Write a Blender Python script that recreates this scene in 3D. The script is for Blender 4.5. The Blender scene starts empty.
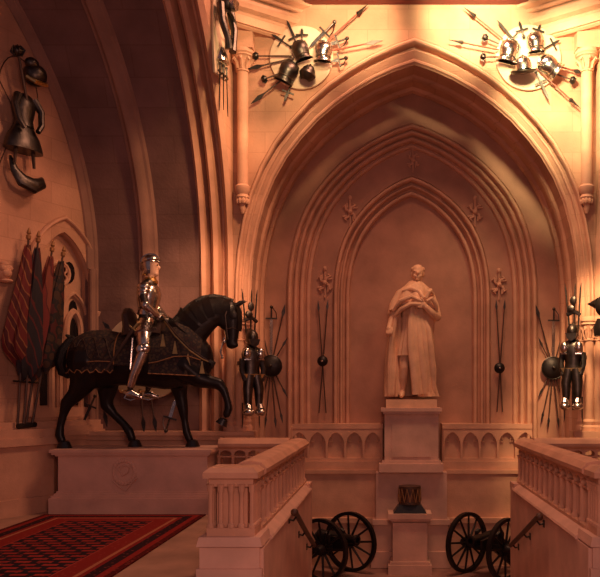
import bpy, bmesh, math, random
from mathutils import Vector, Matrix, noise
random.seed(7)
PI = math.pi
S = bpy.context.scene
COL = S.collection
F, CX, CY, EYE = 760.0, 388.0, 395.0, 1.6      # lens (px at 600 wide), principal point, eye height

# ------------------------------------------------------------------ camera
cam = bpy.data.cameras.new('camera')
cam.sensor_width = 36; cam.lens = 36 * F / 600
cam.shift_x = (300 - CX) / 600; cam.shift_y = (CY - 288.5) / 600
co = bpy.data.objects.new('camera', cam); COL.objects.link(co)
co.location = (0, 0, EYE); co.rotation_euler = (PI / 2, 0, 0)
S.camera = co

# ------------------------------------------------------------------ world, lights, exposure
S.view_settings.view_transform = 'Standard'; S.view_settings.look = 'None'
S.view_settings.exposure = 0.0; S.view_settings.gamma = 1.0; S.view_settings.use_curve_mapping = False
w = bpy.data.worlds.new('hall_ambient'); S.world = w; w.use_nodes = True
w.node_tree.nodes['Background'].inputs[0].default_value = (0.95, 0.56, 0.64, 1)
w.node_tree.nodes['Background'].inputs[1].default_value = 0.115

def light(name, kind, loc, target, energy, color, size=1.0, **kw):
    l = bpy.data.lights.new(name, kind); l.energy = energy; l.color = color
    if kind == 'AREA': l.size = size
    if kind == 'SPOT':
        l.shadow_soft_size = size; l.spot_size = kw.get('angle', 0.8); l.spot_blend = kw.get('blend', 0.8)
    if kind == 'POINT': l.shadow_soft_size = size
    o = bpy.data.objects.new(name, l); COL.objects.link(o); o.location = loc
    d = Vector(target) - Vector(loc); o.rotation_euler = d.to_track_quat('-Z', 'Y').to_euler()
    return o
WARM = (1.0, 0.46, 0.27)
light('lantern_light', 'AREA', (0.5, 9.9, 9.1), (0.4, 9.9, 1.0), 310, WARM, 1.6)
light('left_pier_fill', 'SPOT', (-1.0, 9.6, 6.4), (-2.6, 11.1, 4.6), 260, (1.0, 0.52, 0.24), 0.2, angle=1.0, blend=0.9)  # added fill for the left pier and crossing wall, not a hall fixture
light('bay_wall_fill', 'SPOT', (0.6, 7.4, 5.6), (-5.4, 9.9, 4.4), 330, (1.0, 0.44, 0.24), 0.3, angle=0.6, blend=0.9)  # added fill: brightens the left bay wall where the lantern is blocked
light('right_gallery_lamp', 'SPOT', (1.8, 9.6, 6.6), (2.7, 11.5, 6.3), 800, (1.0, 0.80, 0.40), 0.2, angle=1.2, blend=0.6)
light('right_corner_fill', 'SPOT', (2.6, 10.2, 6.9), (2.5, 11.5, 4.6), 130, (1.0, 0.80, 0.42), 0.2, angle=1.3, blend=0.7)  # extra unseen spot, added to lift the right corner of the spandrel
light('right_jamb_fill', 'SPOT', (2.3, 9.9, 5.4), (3.1, 11.4, 2.9), 60, (1.0, 0.62, 0.30), 0.2, angle=1.1, blend=0.7)  # unseen spot added to brighten the right jamb
light('left_gallery_lamp', 'SPOT', (-1.0, 9.6, 6.6), (-1.9, 11.5, 6.4), 180, (1.0, 0.66, 0.32), 0.2, angle=1.2, blend=0.6)
light('arch_peak_fill', 'SPOT', (1.3, 9.7, 7.1), (1.3, 11.5, 7.25), 820, (1.0, 0.78, 0.40), 0.2, angle=1.0, blend=0.6)  # added spot lighting the wall above the arch peak, no real fixture
light('arch_shoulder_fill', 'SPOT', (-0.4, 9.7, 7.1), (-0.6, 11.5, 7.2), 430, (1.0, 0.66, 0.34), 0.2, angle=1.0, blend=0.6)  # added spot for the wall left of the peak, no real fixture
light('right_pier_fill', 'SPOT', (2.5, 9.5, 4.6), (3.2, 11.4, 2.2), 900, (1.0, 0.60, 0.29), 0.2, angle=0.8, blend=0.6)  # invented spot that brightens the lower right pier
light('front_fill', 'AREA', (0.3, 1.0, 2.6), (-0.4, 11.0, 0.4), 118, (1.0, 0.47, 0.36), 1.5)  # soft front fill near the camera, added to lift the lower hall
light('left_jamb_fill', 'SPOT', (-1.5, 8.8, 4.6), (-2.75, 11.3, 3.0), 500, (1.0, 0.50, 0.26), 0.2, angle=0.7, blend=0.8)  # invented spot that brightens the left jamb

# ------------------------------------------------------------------ materials
def nmat(name, base, rough=0.6, metal=0.0, var=0.0, vscale=4.0, bump=0.0, bscale=20.0, blocks=None, axes='xz', col2=None, spec=0.5):
    m = bpy.data.materials.new(name); m.use_nodes = True
    nt = m.node_tree; N = nt.nodes; L = nt.links; b = N['Principled BSDF']
    b.inputs['Roughness'].default_value = rough; b.inputs['Metallic'].default_value = metal
    b.inputs['Specular IOR Level'].default_value = spec
    b.inputs['Base Color'].default_value = (*base, 1)
    g = N.new('ShaderNodeNewGeometry'); last = None; height = None
    if var > 0:
        nz = N.new('ShaderNodeTexNoise'); nz.inputs['Scale'].default_value = vscale; nz.inputs['Detail'].default_value = 5
        L.new(g.outputs['Position'], nz.inputs['Vector'])
        r = N.new('ShaderNodeValToRGB'); r.color_ramp.elements[0].position = 0.3; r.color_ramp.elements[1].position = 0.72
        d = col2 if col2 else tuple(c * (1 - var) for c in base)
        r.color_ramp.elements[0].color = (*d, 1); r.color_ramp.elements[1].color = (*tuple(min(1, c * (1 + var * .4)) for c in base), 1)
        L.new(nz.outputs['Fac'], r.inputs['Fac']); last = r.outputs['Color']
    if blocks:
        sx = N.new('ShaderNodeSeparateXYZ'); L.new(g.outputs['Position'], sx.inputs[0])
        cb = N.new('ShaderNodeCombineXYZ')
        L.new(sx.outputs['XYZ'.index(axes[0].upper())], cb.inputs[0]); L.new(sx.outputs['XYZ'.index(axes[1].upper())], cb.inputs[1])
        br = N.new('ShaderNodeTexBrick'); L.new(cb.outputs[0], br.inputs['Vector'])
        br.inputs['Scale'].default_value = 1.0; br.inputs['Brick Width'].default_value = blocks[0]; br.inputs['Row Height'].default_value = blocks[1]
        br.inputs['Mortar Size'].default_value = blocks[2]; br.inputs['Mortar Smooth'].default_value = 0.6
        br.inputs['Color1'].default_value = (1, 1, 1, 1); br.inputs['Color2'].default_value = (.88, .85, .83, 1); br.inputs['Mortar'].default_value = (.80, .76, .73, 1)
        mx = N.new('ShaderNodeMix'); mx.data_type = 'RGBA'; mx.blend_type = 'MULTIPLY'; mx.inputs[0].default_value = 1
        if last: L.new(last, mx.inputs[6])
        else: mx.inputs[6].default_value = (*base, 1)
        L.new(br.outputs['Color'], mx.inputs[7]); last = mx.outputs[2]
    if last: L.new(last, b.inputs['Base Color'])
    if bump > 0:
        n2 = N.new('ShaderNodeTexNoise'); n2.inputs['Scale'].default_value = bscale; n2.inputs['Detail'].default_value = 4
        L.new(g.outputs['Position'], n2.inputs['Vector'])
        bp = N.new('ShaderNodeBump'); bp.inputs['Strength'].default_value = bump; bp.inputs['Distance'].default_value = 0.02
        L.new(n2.outputs['Fac'], bp.inputs['Height']); L.new(bp.outputs[0], b.inputs['Normal'])
    return m
STONE = (0.62, 0.345, 0.225)
M = {}
M['wall'] = nmat('sandstone_blocks', STONE, .85, 0, .28, 1.6, .25, 30, (.62, .31, .008), 'xz')
M['wall_y'] = nmat('sandstone_blocks_side', STONE, .85, 0, .28, 1.6, .25, 30, (.62, .31, .008), 'yz')
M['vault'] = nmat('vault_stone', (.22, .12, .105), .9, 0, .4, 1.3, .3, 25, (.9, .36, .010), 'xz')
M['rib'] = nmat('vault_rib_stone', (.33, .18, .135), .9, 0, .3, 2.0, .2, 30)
M['trim'] = nmat('carved_stone', (.63, .35, .23), .8, 0, .22, 3.0, .2, 40)
M['pale'] = nmat('pale_stone', (.68, .42, .32), .75, 0, .2, 3.0, .12, 30)
M['board'] = nmat('limewashed_board', (.66, .50, .36), .7, 0, .15, 5)
M['statue'] = nmat('carved_limestone', (.78, .47, .29), .6, 0, .22, 5.0, .12, 60)
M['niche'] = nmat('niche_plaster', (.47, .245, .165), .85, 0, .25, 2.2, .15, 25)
M['floor'] = nmat('worn_flagstone', (.46, .27, .19), .55, 0, .35, 2.2, .15, 20, (1.1, .8, .006), 'xy')
M['lowfloor'] = nmat('dark_flagstone', (.36, .19, .15), .6, 0, .35, 2.2, .15, 20, (.9, .7, .006), 'xy')
M['steel'] = nmat('polished_steel', (.62, .60, .56), .22, 1.0, .35, 14, .08, 40)
M['dsteel'] = nmat('dark_blued_steel', (.10, .088, .08), .4, 1.0, .4, 12, .1, 40)
M['gilt'] = nmat('gilded_brass', (.78, .52, .20), .3, 1.0, .3, 12)
M['mail'] = nmat('chain_mail', (.22, .2, .19), .42, 1.0, .5, 90, .5, 160)
M['wood'] = nmat('dark_ash_wood', (.075, .035, .022), .5, 0, .4, 8)
M['redwood'] = nmat('red_lance_wood', (.26, .055, .03), .5, 0, .3, 8)
M['iron'] = nmat('black_iron', (.020, .016, .016), .45, .5, .4, 12, .1, 40)
M['horse'] = nmat('dark_horse_hide', (.010, .007, .007), .38, 0, .4, 7, .1, 60, spec=.32)
M['hoof'] = nmat('black_hoof', (.012, .01, .01), .3)
M['mane'] = nmat('black_horse_hair', (.007, .006, .006), .6, 0, .4, 60, .6, 80)
M['skin'] = nmat('tanned_skin', (.55, .33, .23), .55)
M['hair'] = nmat('brown_hair', (.09, .05, .03), .6, 0, .4, 60, .4, 90)
M['leather'] = nmat('brown_leather', (.05, .025, .016), .45, 0, .3, 10)
M['braid'] = nmat('tarnished_gold_braid', (.34, .17, .07), .6, .3, .3, 30)
M['gold'] = nmat('gold_leaf', (.85, .55, .16), .35, 1.0, .2, 12)
M['beam'] = nmat('crimson_painted_beam', (.16, .02, .018), .5, 0, .2, 6)
M['glass'] = nmat('dark_leaded_glass', (.012, .010, .012), .2)
M['black'] = nmat('black_lacquer', (.012, .01, .01), .35)

def cloth(name, c1, c2, c3, scale=7.0, rot=0.0, kind='wave'):
    m = bpy.data.materials.new(name); m.use_nodes = True
    nt = m.node_tree; N = nt.nodes; L = nt.links; b = N['Principled BSDF']; b.inputs['Roughness'].default_value = .8
    g = N.new('ShaderNodeNewGeometry')
    mp = N.new('ShaderNodeMapping'); mp.inputs['Rotation'].default_value = (0, rot, 0); L.new(g.outputs['Position'], mp.inputs['Vector'])
    if kind == 'wave':
        t = N.new('ShaderNodeTexWave'); t.bands_direction = 'X'; t.inputs['Scale'].default_value = scale; t.inputs['Distortion'].default_value = 3.5
    else:
        t = N.new('ShaderNodeTexVoronoi'); t.inputs['Scale'].default_value = scale
    L.new(mp.outputs[0], t.inputs['Vector'])
    r = N.new('ShaderNodeValToRGB'); r.color_ramp.interpolation = 'CONSTANT'
    e = r.color_ramp.elements; e[0].color = (*c1, 1); e[1].position = .45; e[1].color = (*c2, 1)
    x = e.new(.72); x.color = (*c3, 1)
    L.new(t.outputs[1 if kind == 'wave' else 0], r.inputs['Fac']); L.new(r.outputs[0], b.inputs['Base Color'])
    return m
M['flag1'] = cloth('crimson_gold_striped_silk', (.13, .014, .014), (.26, .10, .04), (.07, .008, .01), 2.6, .35)
M['flag2'] = cloth('dark_blue_red_silk', (.014, .012, .018), (.09, .012, .012), (.02, .012, .018), 2.0, .2)
M['flag3'] = cloth('faded_crimson_silk', (.16, .02, .018), (.09, .012, .012), (.2, .05, .03), 2.2, .1)
M['flag4'] = cloth('black_gold_silk', (.05, .022, .012), (.013, .009, .010), (.07, .010, .010), 9.0, 0, 'vor')
M['bard'] = cloth('embroidered_black_velvet', (.05, .030, .018), (.012, .008, .010), (.030, .010, .010), 22.0, 0, 'vor')

def carpet_mat(x0, x1, y0, y1):
    m = bpy.data.materials.new('turkish_carpet'); m.use_nodes = True
    nt = m.node_tree; N = nt.nodes; L = nt.links; b = N['Principled BSDF']; b.inputs['Roughness'].default_value = .95; b.inputs['Specular IOR Level'].default_value = .1
    g = N.new('ShaderNodeNewGeometry'); sx = N.new('ShaderNodeSeparateXYZ'); L.new(g.outputs['Position'], sx.inputs[0])
    def mth(op, a, c=None):
        n = N.new('ShaderNodeMath'); n.operation = op
        for i, v in enumerate((a, c)):
            if v is None: continue
            if isinstance(v, (int, float)): n.inputs[i].default_value = v
            else: L.new(v, n.inputs[i])
        return n.outputs[0]
    dx = mth('MINIMUM', mth('SUBTRACT', sx.outputs[0], x0), mth('SUBTRACT', x1, sx.outputs[0]))
    dy = mth('MINIMUM', mth('SUBTRACT', sx.outputs[1], y0), mth('SUBTRACT', y1, sx.outputs[1]))
    d = mth('MINIMUM', dx, dy)
    r = N.new('ShaderNodeValToRGB'); r.color_ramp.interpolation = 'CONSTANT'; e = r.color_ramp.elements
    stops = [(0, (.08, .008, .008)), (.06, (.24, .020, .016)), (.13, (.03, .010, .014)), (.24, (.22, .018, .016)), (.29, (.38, .15, .08)), (.33, (.22, .02, .016)), (.52, (.32, .05, .035))]
    e[0].color = (*stops[0][1], 1); e[1].position = stops[1][0]; e[1].color = (*stops[1][1], 1)
    for p, c in stops[2:]:
        q = e.new(p); q.color = (*c, 1)
    L.new(d, r.inputs['Fac'])
    br = N.new('ShaderNodeTexBrick'); L.new(g.outputs['Position'], br.inputs['Vector'])
    br.inputs['Scale'].default_value = 1; br.inputs['Brick Width'].default_value = .21; br.inputs['Row Height'].default_value = .13
    br.inputs['Mortar Size'].default_value = .036; br.inputs['Mortar Smooth'].default_value = .2
    br.inputs['Color1'].default_value = (.34, .04, .028, 1); br.inputs['Color2'].default_value = (.22, .018, .016, 1); br.inputs['Mortar'].default_value = (.022, .012, .018, 1)
    mx = N.new('ShaderNodeMix'); mx.data_type = 'RGBA'
    L.new(mth('GREATER_THAN', d, .54), mx.inputs[0]); L.new(r.outputs[0], mx.inputs[6]); L.new(br.outputs[0], mx.inputs[7])
    nz = N.new('ShaderNodeTexNoise'); nz.inputs['Scale'].default_value = 14; L.new(g.outputs['Position'], nz.inputs['Vector'])
    # small figures in the dark guard stripe
    v = N.new('ShaderNodeTexVoronoi'); v.inputs['Scale'].default_value = 16; L.new(g.outputs['Position'], v.inputs['Vector'])
    k = mth('MULTIPLY', mth('LESS_THAN', v.outputs[0], .22), .55)
    m2 = N.new('ShaderNodeMix'); m2.data_type = 'RGBA'; L.new(k, m2.inputs[0]); L.new(mx.outputs[2], m2.inputs[6]); m2.inputs[7].default_value = (.32, .07, .045, 1)
    L.new(m2.outputs[2], b.inputs['Base Color'])
    return m

# ------------------------------------------------------------------ mesh helpers
def root_off(p):
    v = Vector((0, 0, 0))
    while p is not None:
        v = v + p.location; p = p.parent
    return v
def link_mesh(name, vs, fs, mat, parent=None, smooth=False, mats=None, midx=None):
    off = root_off(parent)
    me = bpy.data.meshes.new(name); me.from_pydata([tuple(Vector(v) - off) for v in vs], [], fs); me.update()
    for mm in (mats or [mat]): me.materials.append(mm)
    if midx:
        for p, i in zip(me.polygons, midx): p.material_index = i
    if smooth:
        for p in me.polygons: p.use_smooth = True
    bm = bmesh.new(); bm.from_mesh(me); bmesh.ops.remove_doubles(bm, verts=bm.verts, dist=1e-5)
    bmesh.ops.recalc_face_normals(bm, faces=bm.faces)
    if smooth:
        for e in bm.edges:
            if len(e.link_faces) == 2 and e.calc_face_angle(0) > .58: e.smooth = False
    bm.to_mesh(me); bm.free()
    o = bpy.data.objects.new(name, me); COL.objects.link(o); o.parent = parent
    return o
def tag(o, label=None, cat=None, group=None, kind=None):
    if label: o['label'] = label
    if cat: o['category'] = cat
    if group: o['group'] = group
    if kind: o['kind'] = kind
    return o
def thing(name, label, cat, loc, group=None):
    o = bpy.data.objects.new(name, None); COL.objects.link(o); o.location = loc; o.empty_display_size = .1
    return tag(o, label, cat, group)
ID = Matrix.Identity(4)
def frame(o, xd, yd, zd=(0, 0, 1)):
    m = Matrix.Identity(4)
    for i, d in enumerate((xd, yd, zd)):
        for k in range(3): m[k][i] = d[k]
    for k in range(3): m[k][3] = o[k]
    return m
def along(p, q):                       # frame with z along p->q, origin p
    z = (Vector(q) - Vector(p)).normalized(); a = Vector((0, 1, 0)) if abs(z.y) < .9 else Vector((1, 0, 0))
    x = a.cross(z).normalized(); y = z.cross(x)
    return frame(p, x, y, z)
class MB:
    def __init__(s, mx=None): s.v = []; s.f = []; s.mx = mx or ID
    def add(s, vs, fs, m=ID):
        n = len(s.v); t = s.mx @ m
        s.v += [t @ Vector(v) for v in vs]; s.f += [tuple(i + n for i in f) for f in fs]; return s
    def box(s, c, d, m=ID, top=1.0):
        x, y, z = d[0] / 2, d[1] / 2, d[2] / 2
        vs = [(c[0] + a * x * (1 if k < 0 else top), c[1] + b * y * (1 if k < 0 else top), c[2] + k * z) for k in (-1, 1) for a, b in ((-1, -1), (1, -1), (1, 1), (-1, 1))]
        return s.add(vs, [(3, 2, 1, 0), (4, 5, 6, 7), (0, 1, 5, 4), (1, 2, 6, 5), (2, 3, 7, 6), (3, 0, 4, 7)], m)
    def b2(s, a, b, m=ID):
        return s.box([(a[i] + b[i]) / 2 for i in range(3)], [abs(b[i] - a[i]) for i in range(3)], m)
    def lathe(s, prof, m=ID, n=16, sx=1.0, sy=1.0, ang=2 * PI, a0=0):
        full = abs(ang - 2 * PI) < 1e-6; k = n if full else n + 1
        vs = []; fs = []
        for r, z in prof:
            for i in range(k):
                a = a0 + ang * i / n; vs.append((r * math.cos(a) * sx, r * math.sin(a) * sy, z))
        for j in range(len(prof) - 1):
            for i in range(n):
                i2 = (i + 1) % k if full else i + 1
                fs.append((j * k + i, j * k + i2, (j + 1) * k + i2, (j + 1) * k + i))
        if full:
            fs.append(tuple(range(k))[::-1]); fs.append(tuple((len(prof) - 1) * k + i for i in range(k)))
        return s.add(vs, fs, m)
    def cyl(s, p, q, r0, r1=None, n=10):
        L = (Vector(q) - Vector(p)).length
        return s.lathe([(r0, 0), (r0 if r1 is None else r1, L)], along(p, q), n)
    def tube(s, pts, r, n=8, closed=False, flat=1.0):
        pts = [Vector(p) for p in pts]; N = len(pts); vs = []; fs = []; up = None
        rs = r if isinstance(r, (list, tuple)) else [r] * N
        for i, p in enumerate(pts):
            if closed: t = pts[(i + 1) % N] - pts[i - 1]
            else: t = pts[min(i + 1, N - 1)] - pts[max(i - 1, 0)]
            t.normalize()
            if up is None:
                up = Vector((0, 1, 0)) if abs(t.y) < .9 else Vector((1, 0, 0))
            x = up.cross(t); 
            if x.length < 1e-4: x = Vector((1, 0, 0))
            x.normalize(); y = t.cross(x); up = y
            for k in range(n):
                a = 2 * PI * k / n; vs.append(p + x * math.cos(a) * rs[i] + y * math.sin(a) * rs[i] * flat)
        for i in range(N if closed else N - 1):
            j = (i + 1) % N
            for k in range(n):
                k2 = (k + 1) % n; fs.append((i * n + k, i * n + k2, j * n + k2, j * n + k))
        if not closed: fs += [tuple(range(n))[::-1], tuple((N - 1) * n + k for k in range(n))]
        return s.add(vs, fs)
    def ball(s, c, r, m=ID, n=14, h=8):
        rx, ry, rz = r if isinstance(r, (tuple, list)) else (r, r, r)
        prof = [(math.sin(PI * i / h) + (1e-4 if i in (0, h) else 0), -math.cos(PI * i / h)) for i in range(h + 1)]
        mm = m @ Matrix.Translation(c) @ Matrix.Diagonal((rx, ry, rz, 1))
        return s.lathe(prof, mm, n)
    def prism(s, pts, y0, y1, m=ID):       # outline in x,z pushed between y0 and y1
        n = len(pts); vs = [(p[0], y0, p[1]) for p in pts] + [(p[0], y1, p[1]) for p in pts]
        fs = [tuple(range(n)), tuple(range(n, 2 * n))[::-1]] + [(i, i + n, (i + 1) % n + n, (i + 1) % n) for i in range(n)]
        return s.add(vs, fs, m)
    def grid(s, rows, m=ID, closed=False):
        n = len(rows[0]); vs = [p for r in rows for p in r]; fs = []
        for j in range(len(rows) - 1):
            for i in range(n if closed else n - 1):
                i2 = (i + 1) % n; fs.append((j * n + i, j * n + i2, (j + 1) * n + i2, (j + 1) * n + i))
        return s.add(vs, fs, m)
    def build(s, name, mat, parent=None, smooth=True):
        return link_mesh(name, s.v, s.f, mat, parent, smooth)
def at(px, py, y):                     # world point seen at a photo pixel for a given depth
    return Vector(((px - CX) * y / F, y, EYE + (CY - py) * y / F))
def blob(name, prims, voxel, mat, parent=None, mats=None, pick=None, sm=4, disp=None):
    mb = MB()
    for p in prims: p(mb)
    me = bpy.data.meshes.new(name + '_src'); me.from_pydata([tuple(v) for v in mb.v], [], mb.f); me.update()
    o = bpy.data.objects.new(name + '_src', me); COL.objects.link(o)
    r = o.modifiers.new('r', 'REMESH'); r.mode = 'VOXEL'; r.voxel_size = voxel
    q = o.modifiers.new('s', 'SMOOTH'); q.factor = .5; q.iterations = sm
    dg = bpy.context.evaluated_depsgraph_get(); ev = o.evaluated_get(dg); m2 = bpy.data.meshes.new_from_object(ev)
    bpy.data.objects.remove(o); bpy.data.meshes.remove(me)
    m2.name = name; off = root_off(parent)
    for v in m2.vertices:
        c = v.co.copy()
        if disp: c = disp(c)
        v.co = c - off
    m2.materials.clear()
    for mm in (mats or [mat]): m2.materials.append(mm)
    for p in m2.polygons:
        p.use_smooth = True
        p.material_index = pick(p.center + off) if pick else 0
    o = bpy.data.objects.new(name, m2); COL.objects.link(o); o.parent = parent
    return o
def chain(pts, step=.35):              # pts: (Vector, r in x/z, r across y) : a row of overlapping ellipsoids
    def go(mb):
        for (p, r, l), (q, r2, l2) in zip(pts, pts[1:]):
            d = (q - p).length; n = max(1, int(d / (min(r, r2) * step)) + 1)
            for i in range(n + 1):
                t = i / n; a = r + (r2 - r) * t; b = l + (l2 - l) * t
                mb.ball(p.lerp(q, t), (a, b, a), n=10, h=6)
    return go
def ell(c, r, m=ID):
    return lambda mb: mb.ball(c, r, m, n=14, h=8)

# ------------------------------------------------------------------ pointed arch
PROF = [(1, 0), (.997, .10), (.985, .20), (.958, .31), (.915, .42), (.855, .52), (.78, .61), (.69, .69), (.59, .765), (.48, .83), (.36, .888), (.24, .935), (.12, .972), (0, 1)]
def arch_pts(a, zs, za, zb=None, n=3):
    """left foot to right foot; first and last drop to zb"""
    P = []
    for i in range(len(PROF) - 1):
        (x0, h0), (x1, h1) = PROF[i], PROF[i + 1]
        for k in range(n):
            t = k / n; P.append((x0 + (x1 - x0) * t, h0 + (h1 - h0) * t))
    P.append(PROF[-1])
    L = [(-a * x, zs + (za - zs) * h) for x, h in P]; R = [(-x, z) for x, z in L[:-1]][::-1]
    out = L + R
    if zb is not None: out = [(-a, zb)] + out + [(a, zb)]
    return out
def wall_arch(mb, u0, u1, zlo, ztop, uc, a, zs, za, zsill, y, yb=None):
    """wall face in local x,z at depth y with a pointed opening; optional reveal back to yb"""
    P = [(uc + u, z) for u, z in arch_pts(a, zs, za)]
    for (ua, za_), (ub, zb_) in zip(P, P[1:]):
        mb.add([(ua, y, za_), (ub, y, zb_), (ub, y, ztop), (ua, y, ztop)], [(0, 1, 2, 3)])
    mb.add([(u0, y, zlo), (uc - a, y, zlo), (uc - a, y, ztop), (u0, y, ztop)], [(0, 1, 2, 3)])
    mb.add([(u1, y, zlo), (uc + a, y, zlo), (uc + a, y, ztop), (u1, y, ztop)], [(0, 1, 2, 3)])
    if zsill > zlo: mb.add([(uc - a, y, zlo), (uc + a, y, zlo), (uc + a, y, zsill), (uc - a, y, zsill)], [(0, 1, 2, 3)])
    if yb is not None:
        Q = [(uc - a, zsill)] + P + [(uc + a, zsill)]
        for (ua, z0), (ub, z1) in zip(Q, Q[1:]):
            mb.add([(ua, y, z0), (ub, y, z1), (ub, yb, z1), (ua, yb, z0)], [(0, 1, 2, 3)])
        mb.add([(uc - a, y, zsill), (uc + a, y, zsill), (uc + a, yb, zsill), (uc - a, yb, zsill)], [(0, 1, 2, 3)])
def arch_loft(mb, uc, zs, outer, inner, prof, zb, lim=None):
    """prof: list of (f, y): f=0 is the outer arch (a, apex), f=1 the inner one"""
    rows = []
    for f, y in prof:
        a = outer[0] + (inner[0] - outer[0]) * f; za = outer[1] + (inner[1] - outer[1]) * f
        rows.append([(uc + u, y, z) for u, z in arch_pts(a, zs, za, zb)])
    mb.grid(rows)
def rolls(y0, y1, items, n=6):
    """items (f centre, f radius, relief towards the viewer): rolls on a slope from y0 to y1, hollows between"""
    P = [(0, y0)]
    for fc, fr, rel in items:
        base = lambda f: y0 + (y1 - y0) * f
        P.append((fc - fr * 1.05, base(fc - fr) + rel * .75))
        for i in range(n + 1):
            t = PI * i / n; P.append((fc - fr * math.cos(t), base(fc) - rel * math.sin(t)))
        P.append((fc + fr * 1.05, base(fc + fr) + rel * .75))
    P.append((1, y1)); return P

# ================================================================== THE SETTING
ZL = -1.2                      # lower hall floor
YA, YB, YC, YD = 11.5, 12.6, 12.86, 13.05
XC = .4                        # arch centre
def struct(mb, name, mat, parent=None, smooth=False):
    o = mb.build(name, mat, parent, smooth)
    if parent is None: tag(o, kind='structure')
    return o
# upper floor and stairs
XL, XR = -1.08, 1.74           # stairwell faces
fl = MB(); fl.b2((-9, -1.5, -.2), (9, 6.6, 0)); fl.b2((-9, 6.6, -.2), (XL - .02, 10.72, 0)); fl.b2((XR + .02, 6.6, -.2), (9, 10.72, 0))
fl.b2((-9, 10.72, -.2), (-2.32, 11.6, 0)); fl.b2((3.12, 10.72, -.2), (9, 11.6, 0))
struct(fl, 'floor', M['floor'])
lf = MB(); lf.b2((-5, 9.9, ZL - .2), (6, 13.6, ZL)); struct(lf, 'floor_lower', M['lowfloor'])
st = MB()
for i in range(8): st.b2((XL, 6.6 + i * .42, ZL - .2), (XR, 6.6 + (i + 1) * .42, -.15 * (i + 1)))
struct(st, 'floor_stairs', M['floor'])
# stairwell side walls (carry the balustrades)
for nm, xa, xb, sgn in (('wall_stair_left', XL - .3, XL, 1), ('wall_stair_right', XR, XR + .3, -1)):
    mb = MB(); mb.b2((xa, 6.6, ZL), (xb, 10.55, .27))
    xi = xb if sgn > 0 else xa
    mb.prism([(xi - sgn * .33, .27), (xi + sgn * .015, .27), (xi + sgn * .02, .285), (xi + sgn * .01, .305), (xi - sgn * .075, .37), (xi - sgn * .33, .37)], 7.0, 10.6)
    struct(mb, nm, M['pale'])
for nm, xa, xb in (('wall_parapet_left', -2.36, XL), ('wall_parapet_right', XR, 3.3)):
    mb = MB(); mb.b2((xa, 10.55, ZL), (xb, 10.8, .27)); mb.b2((xa, 10.5, .27), (xb, 10.85, .37)); struct(mb, nm, M['pale'])

# plane A: spandrel wall with the great arch, reveals back to plane B
A_in, A_ap = 2.49, 6.64
ZS_A = 3.0
mb = MB(); wall_arch(mb, -2.34, 3.14, ZL, 9.2, XC, 2.66, ZS_A, 6.93, ZL, YA)
struct(mb, 'wall_back', M['wall'])
mb = MB()
arch_loft(mb, XC, ZS_A, (2.72, 7.0), (A_in, A_ap), rolls(YA - .03, YA + .16, [(.14, .13, .07), (.48, .10, .05), (.82, .15, .07)]), 2.76)
o = struct(mb, 'trim_great_arch', M['trim'], smooth=True)
mb = MB()
rows = []
for y, d in ((YA + .0, .18), (YA + .1, 0), (11.95, 0), (11.98, -.035), (12.06, -.05), (12.12, -.03), (12.15, 0), (12.42, 0), (12.45, -.05), (12.55, -.06), (YB + .0, -.02)):
    rows.append([(XC + u, y, z) for u, z in arch_pts(A_in + d, ZS_A, A_ap + d, ZL)])
mb.grid(rows); struct(mb, 'wall_great_arch_soffit', M['wall_y'], smooth=False)
# plane B, C, D : receding panels
SB = 3.18
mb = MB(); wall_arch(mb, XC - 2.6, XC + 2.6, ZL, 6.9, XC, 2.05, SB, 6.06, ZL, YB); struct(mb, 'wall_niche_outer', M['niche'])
mb = MB(); arch_loft(mb, XC, SB, (2.08, 6.10), (1.70, 5.76), rolls(YB - .02, YC, [(.12, .10, .06), (.36, .09, .05), (.62, .11, .06), (.88, .10, .04)]), .35)
struct(mb, 'trim_middle_arch', M['trim'], smooth=True)
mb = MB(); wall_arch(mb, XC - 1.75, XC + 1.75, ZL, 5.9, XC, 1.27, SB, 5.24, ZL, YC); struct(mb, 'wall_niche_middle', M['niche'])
mb = MB(); arch_loft(mb, XC, SB, (1.33, 5.30), (1.03, 4.98), rolls(YC - .03, YD, [(.14, .12, .06), (.45, .09, .05), (.80, .13, .06)]), 1.0)
struct(mb, 'trim_inner_arch', M['trim'], smooth=True)
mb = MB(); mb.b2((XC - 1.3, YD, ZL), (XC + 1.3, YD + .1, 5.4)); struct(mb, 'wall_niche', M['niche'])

# blind arcade strip
def arcade(mb, u0, u1, z0, z1, n, yf, depth, rail=.05, bar=.035, cusp=True):
    w_ = (u1 - u0) / n
    mb.b2((u0, yf, z0), (u1, yf + depth, z0 + rail)); mb.b2((u0, yf, z1 - rail), (u1, yf + depth, z1))
    for i in range(n + 1):
        c = u0 + i * w_; a, b = max(u0, c - bar / 2), min(u1, c + bar / 2); mb.b2((a, yf, z0 + rail), (b, yf + depth, z1 - rail))
    zt = z1 - rail; hh = min(w_ * .8, (z1 - z0) * .5); zs = zt - hh
    for i in range(n):
        c = u0 + (i + .5) * w_; a = w_ / 2 - bar / 2
        P = arch_pts(a, zs, zt - .01, n=1)
        for (p0, q0), (p1, q1) in zip(P, P[1:]):
            mb.add([(c + p0, yf, q0), (c + p1, yf, q1), (c + p1, yf, zt), (c + p0, yf, zt), (c + p0, yf + depth, q0), (c + p1, yf + depth, q1), (c + p1, yf + depth, zt), (c + p0, yf + depth, zt)],
                   [(0, 1, 2, 3), (4, 7, 6, 5), (0, 4, 5, 1)])
        if cusp:
            for sg in (-1, 1):
                mb.tube([(c + sg * a * .95, yf + depth / 2, zs + hh * .35), (c + sg * a * .45, yf + depth / 2, zs + hh * .30), (c + sg * a * .55, yf + depth / 2, zs + hh * .62)], .012, 5)
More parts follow.
